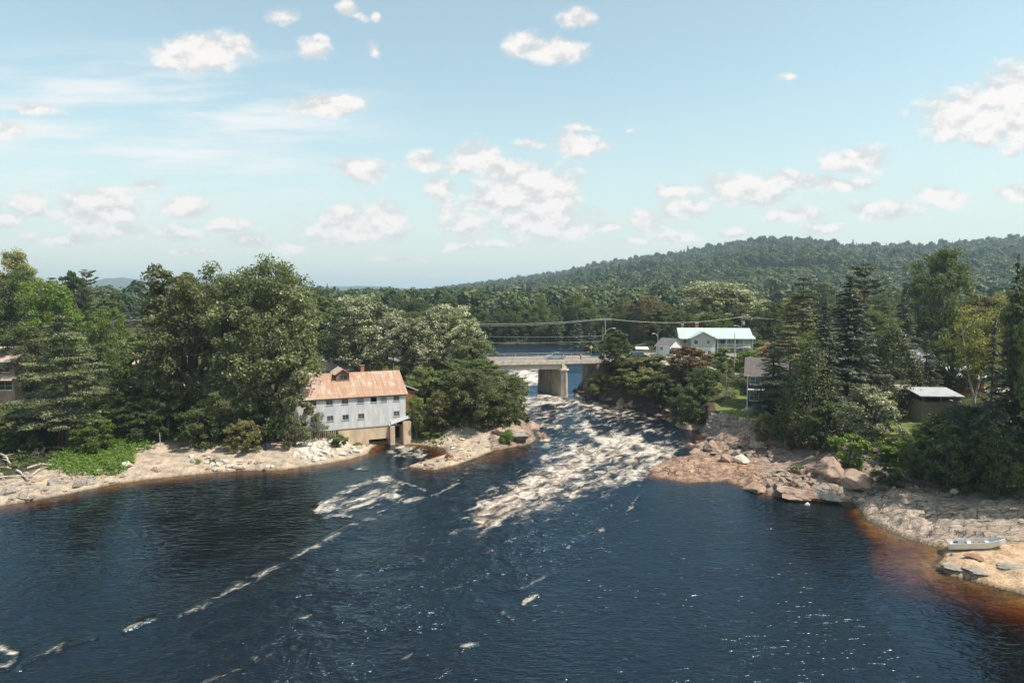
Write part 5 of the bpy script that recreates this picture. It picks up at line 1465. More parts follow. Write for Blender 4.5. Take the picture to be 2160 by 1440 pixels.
def rock_mesh(seed, flat=.6, sub=4):
    bm = bmesh.new(); bmesh.ops.create_icosphere(bm, subdivisions=sub, radius=1.0); rng = np.random.default_rng(seed)
    co = np.array([v.co[:] for v in bm.verts])
    co = co * np.array([1, rng.uniform(.75, 1), 1])
    for _ in range(17):                                  # chop facets
        d = unit(rng, 1)[0]; h = rng.uniform(.42, .80); t = co @ d; co = co - np.maximum(t - h, 0)[:, None] * d * .97
    co *= 1.28
    co = co + (fbm(co[:, 0] * 1.6 + seed, co[:, 1] * 1.6 + co[:, 2] * 1.3, seed, 3) - .5)[:, None] * co * .45
    co = co + (fbm(co[:, 0] * 7 + seed, co[:, 1] * 7 + co[:, 2] * 5, seed + 9, 3) - .5)[:, None] * co * .14
    co[:, 2] *= flat
    for v, c in zip(bm.verts, co): v.co = c
    me = bpy.data.meshes.new('rock'); bm.normal_update(); bm.to_mesh(me); bm.free()
    for p in me.polygons: p.use_smooth = False
    return me


RK = [rock_mesh(40 + i, f) for i, f in enumerate((.6, .7, .5, .65, .3, .28, .8, .45))]


def rock(u, v, wpx, label, mat='grey', k=None, group=None, name='boulder', zs=1.0, rz=None, sx=1.0, cat=None, wz=None, sink=.30):
    x, y, z = ground_at(u, v); s = wpx * y / 1440 / 2
    k = trng.randrange(8) if k is None else k
    me = RK[k]
    if not me.materials: me.materials.append(ROCKM['grey'])
    o = obj(name, me, None, None, label=label, cat=cat or ('slab' if name == 'rock_slab' else 'rock'), group=group)
    o.material_slots[0].link = 'OBJECT'; o.material_slots[0].material = ROCKM[mat]
    zz = float(terrain(np.array([x]), np.array([y]))[0]) if wz is None else wz
    o.location = (x, y, zz + s * .45 * zs * (1 - 2 * (.62 if name == 'rock_slab' and zs > .7 else .52 if name == 'rock_slab' else sink))); o.scale = (s * sx, s * .85, s * zs); o.rotation_euler = (trng.uniform(-.12, .12), trng.uniform(-.12, .12), trng.uniform(0, 6.28) if rz is None else rz)
    return o


rock(1146, 922, 30, 'rust red boulder standing in the rapids off the point', 'rust', 0, zs=1.15, wz=float(WL(108)) - .1)
rock(1345, 968, 40, 'dark wet rock in the white water beside the flat rock', 'rust', 3, zs=.8)
rock(1090, 924, 74, 'big grey sloping rock at the tip of the point', 'grey', 2, zs=.62)
rock(1070, 912, 70, 'rounded pinkish rock on the point behind the grey sloping rock', 'pink', 0, zs=.6)
rock(1122, 900, 40, 'pinkish rock at the rapids edge of the point', 'pink', 1, zs=.7)
rock(948, 966, 22, 'small reddish rock at the end of the gravel bar', 'rust', 1)
rock(1465, 955, 46, 'rounded pinkish rock in the shallows above the flat rock', 'pink', 0, zs=.8)
rock(1500, 948, 34, 'small pinkish rock in the shallows below the stone wall', 'pink', 1)
rock(1532, 972, 36, 'low rock behind the flat rock, the left of a pair', 'pink', 3)
rock(1562, 975, 34, 'pale round rock behind the flat rock, the right of a pair', 'white', 1)
rock(1425, 888, 56, 'flat pinkish rock on the brown shallows upstream of the stone wall', 'pink', 5, zs=.9)
rock(1455, 902, 60, 'pale ledge rock at the foot of the stone wall corner', 'pink', 4, zs=.9)
rock(1625, 893, 34, 'grey upright boulder at the right end of the lawn', 'grey', 6, zs=1.2)
rock(1600, 1028, 70, 'broad split slab at the waterline below the flat rock', 'pink', 5, name='rock_slab', zs=1.1)
rock(1685, 1042, 92, 'long low slab at the waterline, left of the brown cove', 'pink', 4, name='rock_slab', zs=1.0, rz=.1)
rock(1745, 1046, 66, 'thin dark edged slab by the brown cove', 'grey', 5, name='rock_slab', zs=.9)
rock(1750, 1005, 84, 'tilted rock face on the right bank beside the crack shrub', 'pink', 6, zs=.75)
rock(1806, 1020, 100, 'sloping ribbed rock right of the tilted rock face', 'pink', 3, zs=.55)
rock(1702, 1066, 14, 'small pale stone sticking out of the brown cove', 'white', 0, wz=0.0)
rock(2058, 1178, 54, 'flat brown slab lying on the sand below the boat', 'rust', 5, name='rock_slab', zs=.5, rz=.0)
rock(2130, 1196, 40, 'narrow brown slab on the sand at the right edge', 'grey', 4, name='rock_slab', zs=.5, rz=-.5, sx=1.2)
rock(2016, 1196, 52, 'pale grey slab at the water edge below the boat', 'grey', 4, name='rock_slab', zs=.4, rz=-.3)
rock(2060, 1205, 60, 'broken grey slab between the pale slab and the sand', 'grey', 5, name='rock_slab', zs=.5, rz=-.4)
rock(2009, 1172, 13, 'small dark cube like stone by the stern of the boat', 'grey', 6)
rock(2014, 1037, 20, 'pale stone in the shade above the bare rock', 'white', 1)
rock(165, 1025, 34, 'angular grey boulder at the left waterline below the vines', 'grey', 0)
rock(190, 1022, 22, 'smaller boulder touching the angular grey boulder', 'grey', 1)
rock(140, 1018, 24, 'flat topped grey boulder left of the angular grey boulder', 'grey', 2)
rock(112, 1022, 34, 'broad grey boulder on the gravel below the driftwood', 'grey', 3)
rock(50, 1048, 26, 'dark edged boulder at the left waterline', 'grey', 6)
rock(18, 1042, 30, 'boulder near the left edge of the beach', 'grey', 1)
rock(68, 1050, 20, 'small boulder right of the dark edged boulder', 'grey', 0)
rock(265, 985, 30, 'pale stone at the right end of the vine mat', 'white', 2)
rock(210, 995, 18, 'white stone half hidden in the vines', 'white', 0)
rr = random.Random(12)


def rubble(n, poly, w0, w1, mat, label, group):
    us = [p[0] for p in poly]; vs = [p[1] for p in poly]; c = 0
    while c < n:
        u, v = rr.uniform(min(us), max(us)), rr.uniform(min(vs), max(vs))
        if not in_px(poly, np.array([u]), np.array([v]))[0]: continue
        m = mat if isinstance(mat, str) else rr.choice(mat)
        rock(u, v, rr.uniform(w0, w1), label, m, group=group, name='stone', cat='stone'); c += 1


rubble(70, [(660, 930), (715, 928), (760, 950), (772, 958), (700, 972), (640, 975), (620, 960)], 7, 19, 'white', 'pale broken stone in the heap below the mill skirt', 'pale stones heaped below the mill')
rubble(44, [(370, 968), (430, 958), (480, 975), (600, 978), (590, 992), (430, 996)], 6, 16, ['grey', 'white'], 'grey stone among the rubble on the sand below the poplars', 'rubble stones on the middle of the left beach')
rubble(60, [(0, 1000), (110, 995), (230, 1005), (330, 985), (350, 1000), (200, 1030), (60, 1058), (0, 1062)], 6, 17, ['grey', 'grey', 'pink'], 'grey stone scattered along the left waterline', 'stones along the left waterline')
rubble(30, [(800, 978), (860, 972), (935, 968), (990, 955), (1000, 968), (930, 992), (850, 990)], 4, 12, ['rust', 'grey', 'pink'], 'small brown stone on the gravel bar of the tailrace', 'stones on the gravel bar')
rubble(22, [(870, 925), (960, 915), (1040, 925), (1080, 935), (980, 955), (900, 940)], 5, 14, ['white', 'pink'], 'pale stone on the spit under the bushy trees', 'pale stones on the spit')
rubble(40, [(1440, 925), (1530, 930), (1620, 940), (1640, 965), (1560, 965), (1450, 950)], 8, 26, ['pink', 'pink', 'grey', 'dark'], 'pinkish rock tumbled below the stone wall', 'rocks tumbled below the stone wall')
rubble(40, [(1590, 1000), (1680, 985), (1740, 1010), (1700, 1040), (1600, 1022)], 8, 24, ['pink', 'pink', 'grey'], 'broken rock on the ledge left of the tilted rock face', 'broken rocks on the right ledge')
rubble(24, [(1860, 1000), (1930, 985), (1960, 1020), (1940, 1040), (1880, 1045)], 6, 16, ['grey', 'dark', 'grey'], 'small grey rock on the shaded slope below the silvery tree', 'small rocks on the shaded slope')
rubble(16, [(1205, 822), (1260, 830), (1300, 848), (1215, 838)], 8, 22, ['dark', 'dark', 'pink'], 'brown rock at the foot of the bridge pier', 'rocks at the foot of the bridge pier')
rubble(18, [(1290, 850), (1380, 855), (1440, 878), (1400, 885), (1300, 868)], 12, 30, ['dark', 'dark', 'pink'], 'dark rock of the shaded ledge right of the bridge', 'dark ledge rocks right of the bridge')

# the dry stone wall under the lawn: courses of rough blocks
def stone_wall():
    P = WALLP; seg = [np.linalg.norm(b - a) for a, b in zip(P[:-1], P[1:])]; tot = sum(seg)

    def at(s):
        for a, b, l in zip(P[:-1], P[1:], seg):
            if s <= l: return a + (b - a) * s / l, (b - a) / l
            s -= l
        return P[-1], (P[-1] - P[-2]) / seg[-1]
    rg = random.Random(4); V, F = [], []; nv = 0; t = empty('stone_retaining_wall', (*P[1], 1.2), label='rough stone retaining wall holding up the lawn of the dark house', cat='wall')
    bm = bmesh.new()
    for c in range(7):
        s = rg.uniform(-.4, 0)
        while s < tot:
            l = rg.uniform(.45, 1.25); h = .58; p, d = at(max(0, s + l / 2)); nrm = np.array([d[1], -d[0]]); top = 4.9 - .9 * max(0, (s - 4) / tot)
            z = 1.0 + c * h + rg.uniform(-.06, .06)
            if z + h * .5 < top:
                q = p - nrm * (.22 * c) + nrm * rg.uniform(-.08, .1)
                M = Matrix.Translation((q[0] - P[1][0], q[1] - P[1][1], z - 1.2)) @ Matrix.Rotation(math.atan2(d[1], d[0]) + rg.uniform(-.12, .12), 4, 'Z') @ Matrix.Rotation(rg.uniform(-.08, .08), 4, 'Y')
                g = bmesh.ops.create_cube(bm, size=1.0, matrix=M @ Matrix.Diagonal((l * .96, .75, h * rg.uniform(.82, 1.0), 1)))
                for vtx in g['verts']: vtx.co += Vector((rg.uniform(-.09, .09), rg.uniform(-.09, .09), rg.uniform(-.07, .07)))
            s += l
    bmesh.ops.bevel(bm, geom=list(bm.edges), offset=.05, segments=1, affect='EDGES')
    obj('stone_courses', bm, simple('wall_stone', (.36, .30, .25), .9, .4, .8, bump=.4, second=((.20, .15, .12), .5, .66)), t)


stone_wall()

# ------------------------------------------------------------------ houses
def gable_house(name, label, cat, x, y, z, rz, L, D, He, Hr, wall_m, roof_m, wins=(), ov=.5, win_m=WHITE, base=1.0):
    """front wall on y=0 facing -y, ridge along x"""
    t = empty(name, (x, y, z), rz, label=label, cat=cat); bm = bmesh.new()
    wall_panel(bm, 0, L, -base, He, 0, list(wins))
    for x_, fl in ((0, 1), (L, 0)):
        v_ = [bm.verts.new(p) for p in ((x_, 0, -base), (x_, D, -base), (x_, D, He), (x_, D / 2, Hr), (x_, 0, He))]; bm.faces.new(v_ if not fl else v_[::-1])
    bm.faces.new([bm.verts.new(p) for p in ((L, D, -base), (0, D, -base), (0, D, He), (L, D, He))])
    obj('wall', bm, wall_m, t); k = (Hr - He) / (D / 2); bm = bmesh.new()
    slab(bm, [(-ov, -ov, He - ov * k + .06), (L + ov, -ov, He - ov * k + .06), (L + ov, D / 2, Hr + .06), (-ov, D / 2, Hr + .06)], .14)
    slab(bm, [(L + ov, D + ov, He - ov * k + .06), (-ov, D + ov, He - ov * k + .06), (-ov, D / 2 + .002, Hr + .06), (L + ov, D / 2 + .002, Hr + .06)], .14)
    r = obj('roof', bm, roof_m, t)
    bm = bmesh.new(); box(bm, -ov, L + ov, -ov - .05, -ov - .004, He - ov * k - .14, He - ov * k + .05); obj('fascia', bm, WHITE, r)
    for h in wins: window(t, *h, 0, win_m, mid=(h[3] - h[2] > 1.1))
    return t


def chimney(parent, x, y, z0, z1, w=.5, m=None):
    bm = bmesh.new(); box(bm, x - w / 2, x + w / 2, y - w / 2, y + w / 2, z0, z1); c = obj('chimney', bm, m or BRICK, parent)
    bm = bmesh.new(); box(bm, x - w / 2 - .07, x + w / 2 + .07, y - w / 2 - .07, y + w / 2 + .07, z1, z1 + .12); obj('chimney_cap', bm, CONC, c)


MINT = simple('mint_metal_roof', (.40, .51, .45), .5, .1, .8, spec=.35, streak=(3, .3, .3)); BEIGE = simple('beige_siding', (.44, .45, .40), .7, .08, 1.0, streak=(.3, 1, 6)); WSIDE = simple('white_siding', (.68, .69, .68), .7, .06, 1.0, streak=(.3, 1, 6))
DBROWN = simple('dark_brown_siding', (.055, .042, .036), .8, .2, 1.5, streak=(.4, 1, 6)); BROOF = simple('brown_shingles', (.115, .095, .085), .9, .25, 2.5); GROOF = simple('grey_shingles', (.16, .15, .155), .9, .25, 2.5); PINKS = simple('pinkish_shingles', (.42, .30, .25), .9, .2, 2.5)
DECKW = simple('grey_deck_boards', (.30, .26, .23), .8, .2, 2, streak=(.5, 8, 1)); TANB = simple('tan_boards_shed', (.34, .27, .20), .85, .25, 1.5, streak=(5, 5, .6))

# the house with the mint green roof
gx, gy = Xat(1436, 171), 171.0
gh = gable_house('green_roofed_house', 'long two-storey house with a mint green metal roof and white lower wall', 'house', gx, gy, 8.2, -.13, 19.2, 9.5, 5.0, 7.1, BEIGE, MINT, [(.7, 1.6, 3.4, 4.5), (10.8, 12.2, 3.0, 4.5), (14.5, 15.7, 3.2, 4.5)], .7)
gh.scale = (.88, .95, 1)
bm = bmesh.new(); wl_ = 6.6; w0x = 2.4                                # front wing with its own gable
wall_panel(bm, w0x, w0x + wl_, 2.7, 5.0, -3.0, [(w0x + .8, w0x + 1.9, 3.4, 4.5), (w0x + 4.3, w0x + 5.1, 3.5, 4.5)])
bm.faces.new([bm.verts.new(p) for p in ((w0x, -3, 5.0), (w0x + wl_, -3, 5.0), (w0x + wl_ / 2, -3, 6.5))])
for x_ in (w0x, w0x + wl_): bm.faces.new([bm.verts.new(p) for p in ((x_, -3, 2.7), (x_, -.005, 2.7), (x_, -.005, 5.0), (x_, -3, 5.0))])
wg = obj('front_wing', bm, BEIGE, gh)
for h in ((w0x + .8, w0x + 1.9, 3.4, 4.5), (w0x + 4.3, w0x + 5.1, 3.5, 4.5)): window(wg, *h, -3.0, WHITE, mid=False)
bm = bmesh.new(); wall_panel(bm, w0x, w0x + wl_, -1.2, 2.698, -3.0, [(w0x + 4.6, w0x + 5.5, .9, 1.9)])
for x_ in (w0x, w0x + wl_): bm.faces.new([bm.verts.new(p) for p in ((x_, -3, -1.2), (x_, -.005, -1.2), (x_, -.005, 2.698), (x_, -3, 2.698))])
lw = obj('lower_wall', bm, WSIDE, gh); window(lw, w0x + 4.6, w0x + 5.5, .9, 1.9, -3.0, WHITE, mid=False)
bm = bmesh.new(); k = 1.5 / (wl_ / 2); c_ = w0x + wl_ / 2; e = .5
slab(bm, [(c_, -3.5, 6.6), (c_, 2.9, 6.6), (w0x - e, 2.9, 5.1 - e * k), (w0x - e, -3.5, 5.1 - e * k)], .12)
slab(bm, [(c_ + .002, 2.9, 6.6), (c_ + .002, -3.5, 6.6), (w0x + wl_ + e, -3.5, 5.1 - e * k), (w0x + wl_ + e, 2.9, 5.1 - e * k)], .12); obj('wing_roof', bm, MINT, gh)
bm = bmesh.new(); box(bm, w0x + wl_ + .6, 18.9, -2.4, -.02, 2.55, 2.72); pd = obj('porch', bm, WHITE, gh)
for i in range(5):
    s = w0x + wl_ + .7 + i * 2.35; bm = bmesh.new(); box(bm, s, s + .16, -2.38, -2.22, 2.721, 4.9); box(bm, s, s + .16, -2.38, -2.22, -1.0, 2.549); obj('porch_post', bm, WHITE, pd)
bm = bmesh.new(); box(bm, w0x + wl_ + .6, 18.9, -2.36, -2.30, 3.5, 3.6)
for i in range(40): s = w0x + wl_ + .9 + i * .238; box(bm, s, s + .05, -2.35, -2.31, 2.722, 3.499)
obj('porch_railing', bm, WHITE, pd)
bm = bmesh.new(); slab(bm, [(w0x + wl_ + .2, -2.9, 4.9), (19.9, -2.9, 4.9), (19.9, .2, 5.55), (w0x + wl_ + .2, .2, 5.55)], .1); obj('porch_roof', bm, MINT, pd)
chimney(gh, 5.2, 6.2, 5.8, 8.3, .9); chimney(gh, 1.0, 5.4, 5.8, 7.9, .6)
# white shed with a grey roof
gable_house('white_shed', 'small white shed with a dark grey roof behind the road', 'shed', Xat(1384, 169), 169, 9.2, -1.0, 4.6, 4.2, 2.3, 3.9, WSIDE, GROOF, [(1.3, 2.2, 1.0, 1.9)], .3)
# dark brown house on the lawn
bx, by = Xat(1578, 116), 116.0; bz = 4.65
bh = gable_house('dark_brown_house', 'dark brown two-storey house with white windows and a balcony on the lawn', 'house', bx, by, bz, -.36, 9.0, 8.0, 5.9, 8.2, DBROWN, BROOF,
                 [(.35, 2.2, 4.0, 5.3), (4.8, 5.6, 4.0, 5.2), (.35, 1.9, 1.2, 2.9), (4.2, 6.4, .9, 2.8)], .6)
bm = bmesh.new(); box(bm, -.02, 8.5, -1.7, -.02, 3.1, 3.28); bl = obj('balcony', bm, WHITE, bh)
bm = bmesh.new(); box(bm, -.02, 8.5, -1.7, -1.63, 4.05, 4.14)
for i in range(34): box(bm, .1 + i * .25, .14 + i * .25, -1.69, -1.64, 3.281, 4.049)
obj('balcony_railing', bm, DBROWN, bl)
for s in (-.02, 4.0, 8.35): bm = bmesh.new(); box(bm, s, s + .16, -1.72, -1.56, -.6, 3.099); box(bm, s, s + .16, -1.72, -1.56, 3.281, 5.7); obj('balcony_post', bm, WHITE, bl)
bm = bmesh.new(); box(bm, -.3, 7.5, -3.6, -.02, -.5, .12); dk = obj('deck', bm, DECKW, bh)
for i in range(3): bm = bmesh.new(); box(bm, -.9 - .0 * i, 3.0, -3.95 - .35 * i, -3.605 - .35 * i, -.6, -.02 - .16 * i); obj('step', bm, DECKW, dk)
# pale-roofed open shed on the right bank
sx_, sy_ = Xat(1950, 104), 104.0
sh = empty('open_shed', (sx_, sy_, 4.3), -.12, label='tan boarded shed with an open upper side and a pale flat roof', cat='shed')
bm = bmesh.new(); box(bm, 0, 5.4, 0, 4.6, -.8, 3.2); obj('wall', bm, TANB, sh)
for (a, b) in ((0, 0), (2.6, 0), (5.24, 0), (0, 4.44), (5.24, 4.44)): bm = bmesh.new(); box(bm, a, a + .16, b, b + .16, 3.201, 4.25); obj('post', bm, TANB, sh)
bm = bmesh.new(); box(bm, .2, 5.2, 2.4, 4.4, 3.201, 4.0); obj('dark_back', bm, DBROWN, sh)
bm = bmesh.new(); slab(bm, [(-.7, -.8, 4.2), (5.7, -.8, 4.2), (5.7, 5.0, 4.85), (-.7, 5.0, 4.85)], .14); obj('roof', bm, PALEROOF, sh)
# houses behind the right trees
gable_house('grey_house', 'grey house with a pale metal roof behind the cedar', 'house', Xat(1932, 142), 142, 7.2, .2, 6.5, 6, 3.0, 4.9, simple('blue_grey_siding', (.20, .21, .23), .7, .1, 1.5), PALEROOF, [(1.0, 2.0, 1.0, 2.2), (4.2, 5.2, 1.0, 2.2)])
gable_house('brick_house', 'brick house with a pale roof half hidden behind the birch', 'house', Xat(1985, 122), 122, 6.2, -.1, 7.5, 6, 3.0, 4.8, BRICK, PALEROOF, [(1.2, 2.2, 1.0, 2.2), (4.6, 5.6, 1.0, 2.2)])
# houses on the left
lh = gable_house('red_brick_house', 'two-storey red brick house with white windows at the left edge', 'house', Xat(26, 120) - 9, 120, 6.0, .02, 9.0, 8, 6.4, 8.4, simple('dull_brick', (.36, .25, .20), .9, .25, 3.0), PINKS, [(3.2, 5.0, 4.2, 5.7), (6.3, 8.2, 4.2, 5.7), (2.6, 5.2, 1.0, 2.6), (6.0, 8.6, 1.0, 2.6)], .5)
bm = bmesh.new(); slab(bm, [(-.3, -1.3, 2.9), (9.3, -1.3, 2.9), (9.3, -.01, 3.7), (-.3, -.01, 3.7)], .12); obj('pent_roof', bm, PINKS, lh)
gable_house('pink_roofed_cottage', 'low cottage with a pinkish roof seen through the trees left of the poplars', 'house', Xat(258, 138), 138, 6.2, .05, 9.5, 7, 2.6, 4.3, simple('cream_siding', (.5, .42, .36), .8, .1, 1.5), PINKS, [(1.5, 2.6, 1.0, 2.0), (5.5, 6.6, 1.0, 2.0)])
hh = gable_house('low_roofed_house', 'low pale-roofed house just behind the mill with an orange chimney', 'house', Xat(672, 136), 136, 7.2, .1, 7.5, 6, 1.9, 3.1, simple('cream_boards', (.5, .40, .33), .8, .1, 1.5), PINKS, [(2.0, 3.0, .6, 1.5)])
chimney(hh, 1.6, 2.5, 2.4, 4.0, .45, simple('orange_brick', (.55, .19, .07), .85, .2, 4))
# canopy beside the road
t = empty('canopy_stand', (Xat(1343, 158), 158, 9.3), -.05, label='white canopy over red crates beside the road', cat='canopy')
bm = bmesh.new(); slab(bm, [(-.2, -.2, 2.0), (2.8, -.2, 2.0), (2.8, 2.0, 2.35), (-.2, 2.0, 2.35)], .08); obj('canopy', bm, WHITE, t)
for (a, b) in ((0, 0), (2.5, 0), (0, 1.7), (2.5, 1.7)): tube_obj('post', [[(a, b, -.2, .04), (a, b, 1.98, .04)]], RAILM, t)
bm = bmesh.new(); box(bm, .2, 1.1, .3, 1.1, -.1, .75); box(bm, 1.3, 2.3, .2, 1.0, -.1, .6); obj('counter', bm, simple('red_paint', (.42, .07, .045), .6, .15, 2), t)

# ------------------------------------------------------------------ cars
TYRE = simple('tyre_rubber', (.02, .02, .021), .85, .2, 4); CHROME = simple('light_metal', (.45, .45, .46), .3, .1, 4, metal=.8); LAMP = simple('lamp_lens', (.6, .6, .58), .15, .05, 4); RED = simple('tail_lens', (.30, .02, .015), .3, .1, 4)


def car(label, loc, rz, col, suv=False, name='parked_car'):
    t = empty(name, loc, rz, label=label, cat='car'); paint = simple('car_paint', col, .25, .05, 2, spec=.7); hw = .86; Lh = 2.15
    hb = .95 if suv else .86; ht = 1.70 if suv else 1.42
    prof = [(-Lh, .35), (-Lh - .03, .62), (-Lh + .08, hb - .06), (-1.35 if not suv else -1.9, hb), (.95, hb), (Lh - .25, hb - .14), (Lh - .02, .62), (Lh, .35), (1.75, .22), (-1.75, .22)]
    bm = bmesh.new(); prism(bm, prof, 'y', -hw, hw); bmesh.ops.bevel(bm, geom=[e for e in bm.edges], offset=.05, segments=2, affect='EDGES'); obj('body', bm, paint, t)
    cab = [(-1.6, hb - .01), (-1.15, ht - .05), (-.8, ht), (.05, ht), (.35, ht - .06), (1.05, hb - .01)] if not suv else [(-2.02, hb - .01), (-1.85, ht - .08), (-1.6, ht), (.15, ht), (.45, ht - .06), (1.15, hb - .01)]
    bm = bmesh.new(); n = len(cab)
    A = [bm.verts.new((p[0], -hw + .05 + .16 * (p[1] - hb) / (ht - hb), p[1])) for p in cab]; B = [bm.verts.new((p[0], hw - .05 - .16 * (p[1] - hb) / (ht - hb), p[1])) for p in cab]
    f = [bm.faces.new(A), bm.faces.new(B[::-1])] + [bm.faces.new((A[i], B[i], B[i + 1], A[i + 1])) for i in range(n - 1)]; bmesh.ops.recalc_face_normals(bm, faces=bm.faces[:]); obj('window_band', bm, GLASS, t)
    x0, x1 = cab[2][0] - .12, cab[3][0] + .12; bm = bmesh.new(); box(bm, x0, x1, -hw + .19, hw - .19, ht - .02, ht + .03); obj('roof', bm, paint, t)
    bm = bmesh.new()
    for sgn in (-1, 1):
        yy = sgn * (hw - .09)
        for xs in (-.55, .25): box(bm, xs - .04, xs + .04, yy - .045, yy + .045, hb - .02, ht - .12)
    obj('pillar', bm, paint, t)
    for (a, b) in ((1.32, -1), (1.32, 1), (-1.32, -1), (-1.32, 1)):
        bm = bmesh.new(); bmesh.ops.create_cone(bm, cap_ends=True, segments=20, radius1=.33, radius2=.33, depth=.22, matrix=Matrix.Translation((a, b * (hw - .08), .33)) @ Matrix.Rotation(math.pi / 2, 4, 'X')); w = obj('wheel', bm, TYRE, t)
        bm = bmesh.new(); bmesh.ops.create_cone(bm, cap_ends=True, segments=14, radius1=.20, radius2=.20, depth=.03, matrix=Matrix.Translation((a, b * (hw + .045), .33)) @ Matrix.Rotation(math.pi / 2, 4, 'X')); obj('rim', bm, CHROME, w)
    for sgn in (-1, 1):
        bm = bmesh.new(); box(bm, Lh - .16, Lh + .015, sgn * .62 - .18, sgn * .62 + .18, .60, .74); obj('headlight', bm, LAMP, t)
        bm = bmesh.new(); box(bm, -Lh - .04, -Lh + .1, sgn * .66 - .14, sgn * .66 + .14, .62, .80); obj('tail_light', bm, RED, t)
    return t


p = on_bridge(15.3, 6.6, .01); car('silver blue sedan driving over the bridge', p, ang_b + math.pi, (.22, .29, .33), name='driving_car')
x, y = Xat(1350, 150.5), 150.5; car('black car parked by the road behind the bank bushes', (x, y, float(ROAD_Z(x, 0)) + .03), .12, (.012, .013, .015), suv=True)
x, y = Xat(1432, 163), 163; car('dark blue car parked left of the green-roofed house', (x, y, gz(x, y) + .02), -.5, (.03, .05, .08), suv=True)

# ------------------------------------------------------------------ poles and wires
WOODP = simple('pole_wood', (.34, .29, .25), .9, .2, 1.5, streak=(3, 3, .4)); GALV = simple('galvanised_steel', (.50, .50, .49), .45, .1, 3, metal=.3); WIRE = simple('wire_metal', (.42, .40, .37), .5, .1, 2)


def pole(u, Y, vtop, label, r=.14, arms=(), lamp=None, can=False, name='utility_pole', cat='utility pole', mat=None):
    x = Xat(u, Y); g = gz(x, Y); zt = Py(u, vtop, Y)[1]; h = zt - g
    t = empty(name, (x, Y, g), 0, label=label, cat=cat)
    tube_obj('pole', [[(0, 0, -.4, r), (0, 0, h, r * .65)]], mat or WOODP, t, 8)
    for dz in arms:
        bm = bmesh.new(); box(bm, -1.2, 1.2, -.06, .06, h - dz - .06, h - dz + .06); a = obj('crossarm', bm, WOODP, t)
        for xx in (-1.05, -.5, .5, 1.05): tube_obj('insulator', [[(xx, 0, h - dz + .06, .05), (xx, 0, h - dz + .26, .035)]], GALV, a, 6)
    if lamp:
        d, dz, L = lamp; a = tube_obj('lamp_arm', [[(0, 0, h - dz - .9, .05), (d * L * .35, 0, h - dz - .3, .05), (d * L * .75, 0, h - dz, .045), (d * L, 0, h - dz, .04)]], GALV, t, 6)
        bm = bmesh.new(); prism(bm, [(d * L - d * .1, h - dz - .06), (d * L + d * .6, h - dz - .10), (d * L + d * .55, h - dz + .08), (d * L, h - dz + .10)], 'y', -.14, .14); obj('lamp_head', bm, WHITE, a)
    if can:
        bm = bmesh.new(); bmesh.ops.create_cone(bm, cap_ends=True, segments=14, radius1=.30, radius2=.30, depth=1.0, matrix=Matrix.Translation((.46, 0, h - 1.7))); obj('transformer', bm, GALV, t)
    return Vector((x, Y, zt))


pA = pole(1276, 156.5, 672, 'tall utility pole with a street lamp at the right end of the bridge', arms=(.25,), lamp=(1, 2.2, 1.8))
pole(1271, 158.5, 688, 'bare shorter pole just left of the bridge lamp pole', r=.10, name='wooden_pole', cat='pole')
pole(1387, 168, 700, 'pole with two small lamps beside the white shed', r=.10, lamp=(-1, .4, .8), name='lamp_pole', cat='lamp pole')
pB = pole(1563, 186, 668, 'utility pole with a grey transformer behind the mint green roof', arms=(.2,), lamp=(-1, 2.4, 1.6), can=True)
pole(1549, 133, 700, 'slender pole with a slanting lamp arm below the green-roofed house', r=.11, lamp=(1, 2.9, 2.0), name='lamp_post', cat='lamp post')
pole(1587, 196, 694, 'thin pole right of the mint green roof', r=.09, name='wooden_pole', cat='pole')
pole(1533, 121, 785, 'short wooden pole at the back of the lawn steps', r=.09, name='wooden_pole', cat='pole')
pC = pole(770, 158, 664, 'utility pole hidden among the silver leaved trees', arms=(.25,))
pD = pole(330, 150, 672, 'utility pole behind the ragged poplar', arms=(.25,)); pE = pole(-160, 146, 664, 'utility pole beyond the left edge', arms=(.25,))
pF = pole(2060, 178, 652, 'utility pole behind the birch', arms=(.25,))


def wire(a, b, sag, r, label, off=(0, 0, 0), name='power_line', cat='wire'):
    P = []
    for i in range(25):
        t = i / 24; p = a.lerp(b, t); P.append((p.x + off[0], p.y + off[1], p.z + off[2] - 4 * sag * t * (1 - t), r))
    V, F = tubes([P], 5); tag(obj(name, np_mesh(name, V, F, smooth=True), WIRE), label, cat)


wire(pC, pA, 1.7, .050, 'upper power line crossing the river above the bridge', (0, 0, .05)); wire(pC, pA, 1.9, .030, 'thin second line just under the upper power line over the river', (0, -.5, -.1))
wire(pA, pB, 1.3, .045, 'power line from the bridge lamp pole to the transformer pole', (0, 0, .05)); wire(pB, pF, 2.0, .035, 'power line from the transformer pole into the right trees', (0, 0, .05))
wire(pE, pD, 1.3, .045, 'power line in front of the left wood, above the layered pine', (0, 0, .05)); wire(pD, pC, 2.0, .035, 'power line behind the poplars', (0, 0, .05))
q0, q1 = Vector((pC.x, pC.y, pC.z - 5.6)), Vector((pA.x, pA.y, pA.z - 5.2))
wire(q0, q1, .6, .028, 'low cable crossing just over the bridge railing'); wire(Vector((pC.x, pC.y, pC.z - 3.4)), Vector((pA.x, pA.y, pA.z - 3.9)), .9, .026, 'middle cable between the power line and the bridge railing')
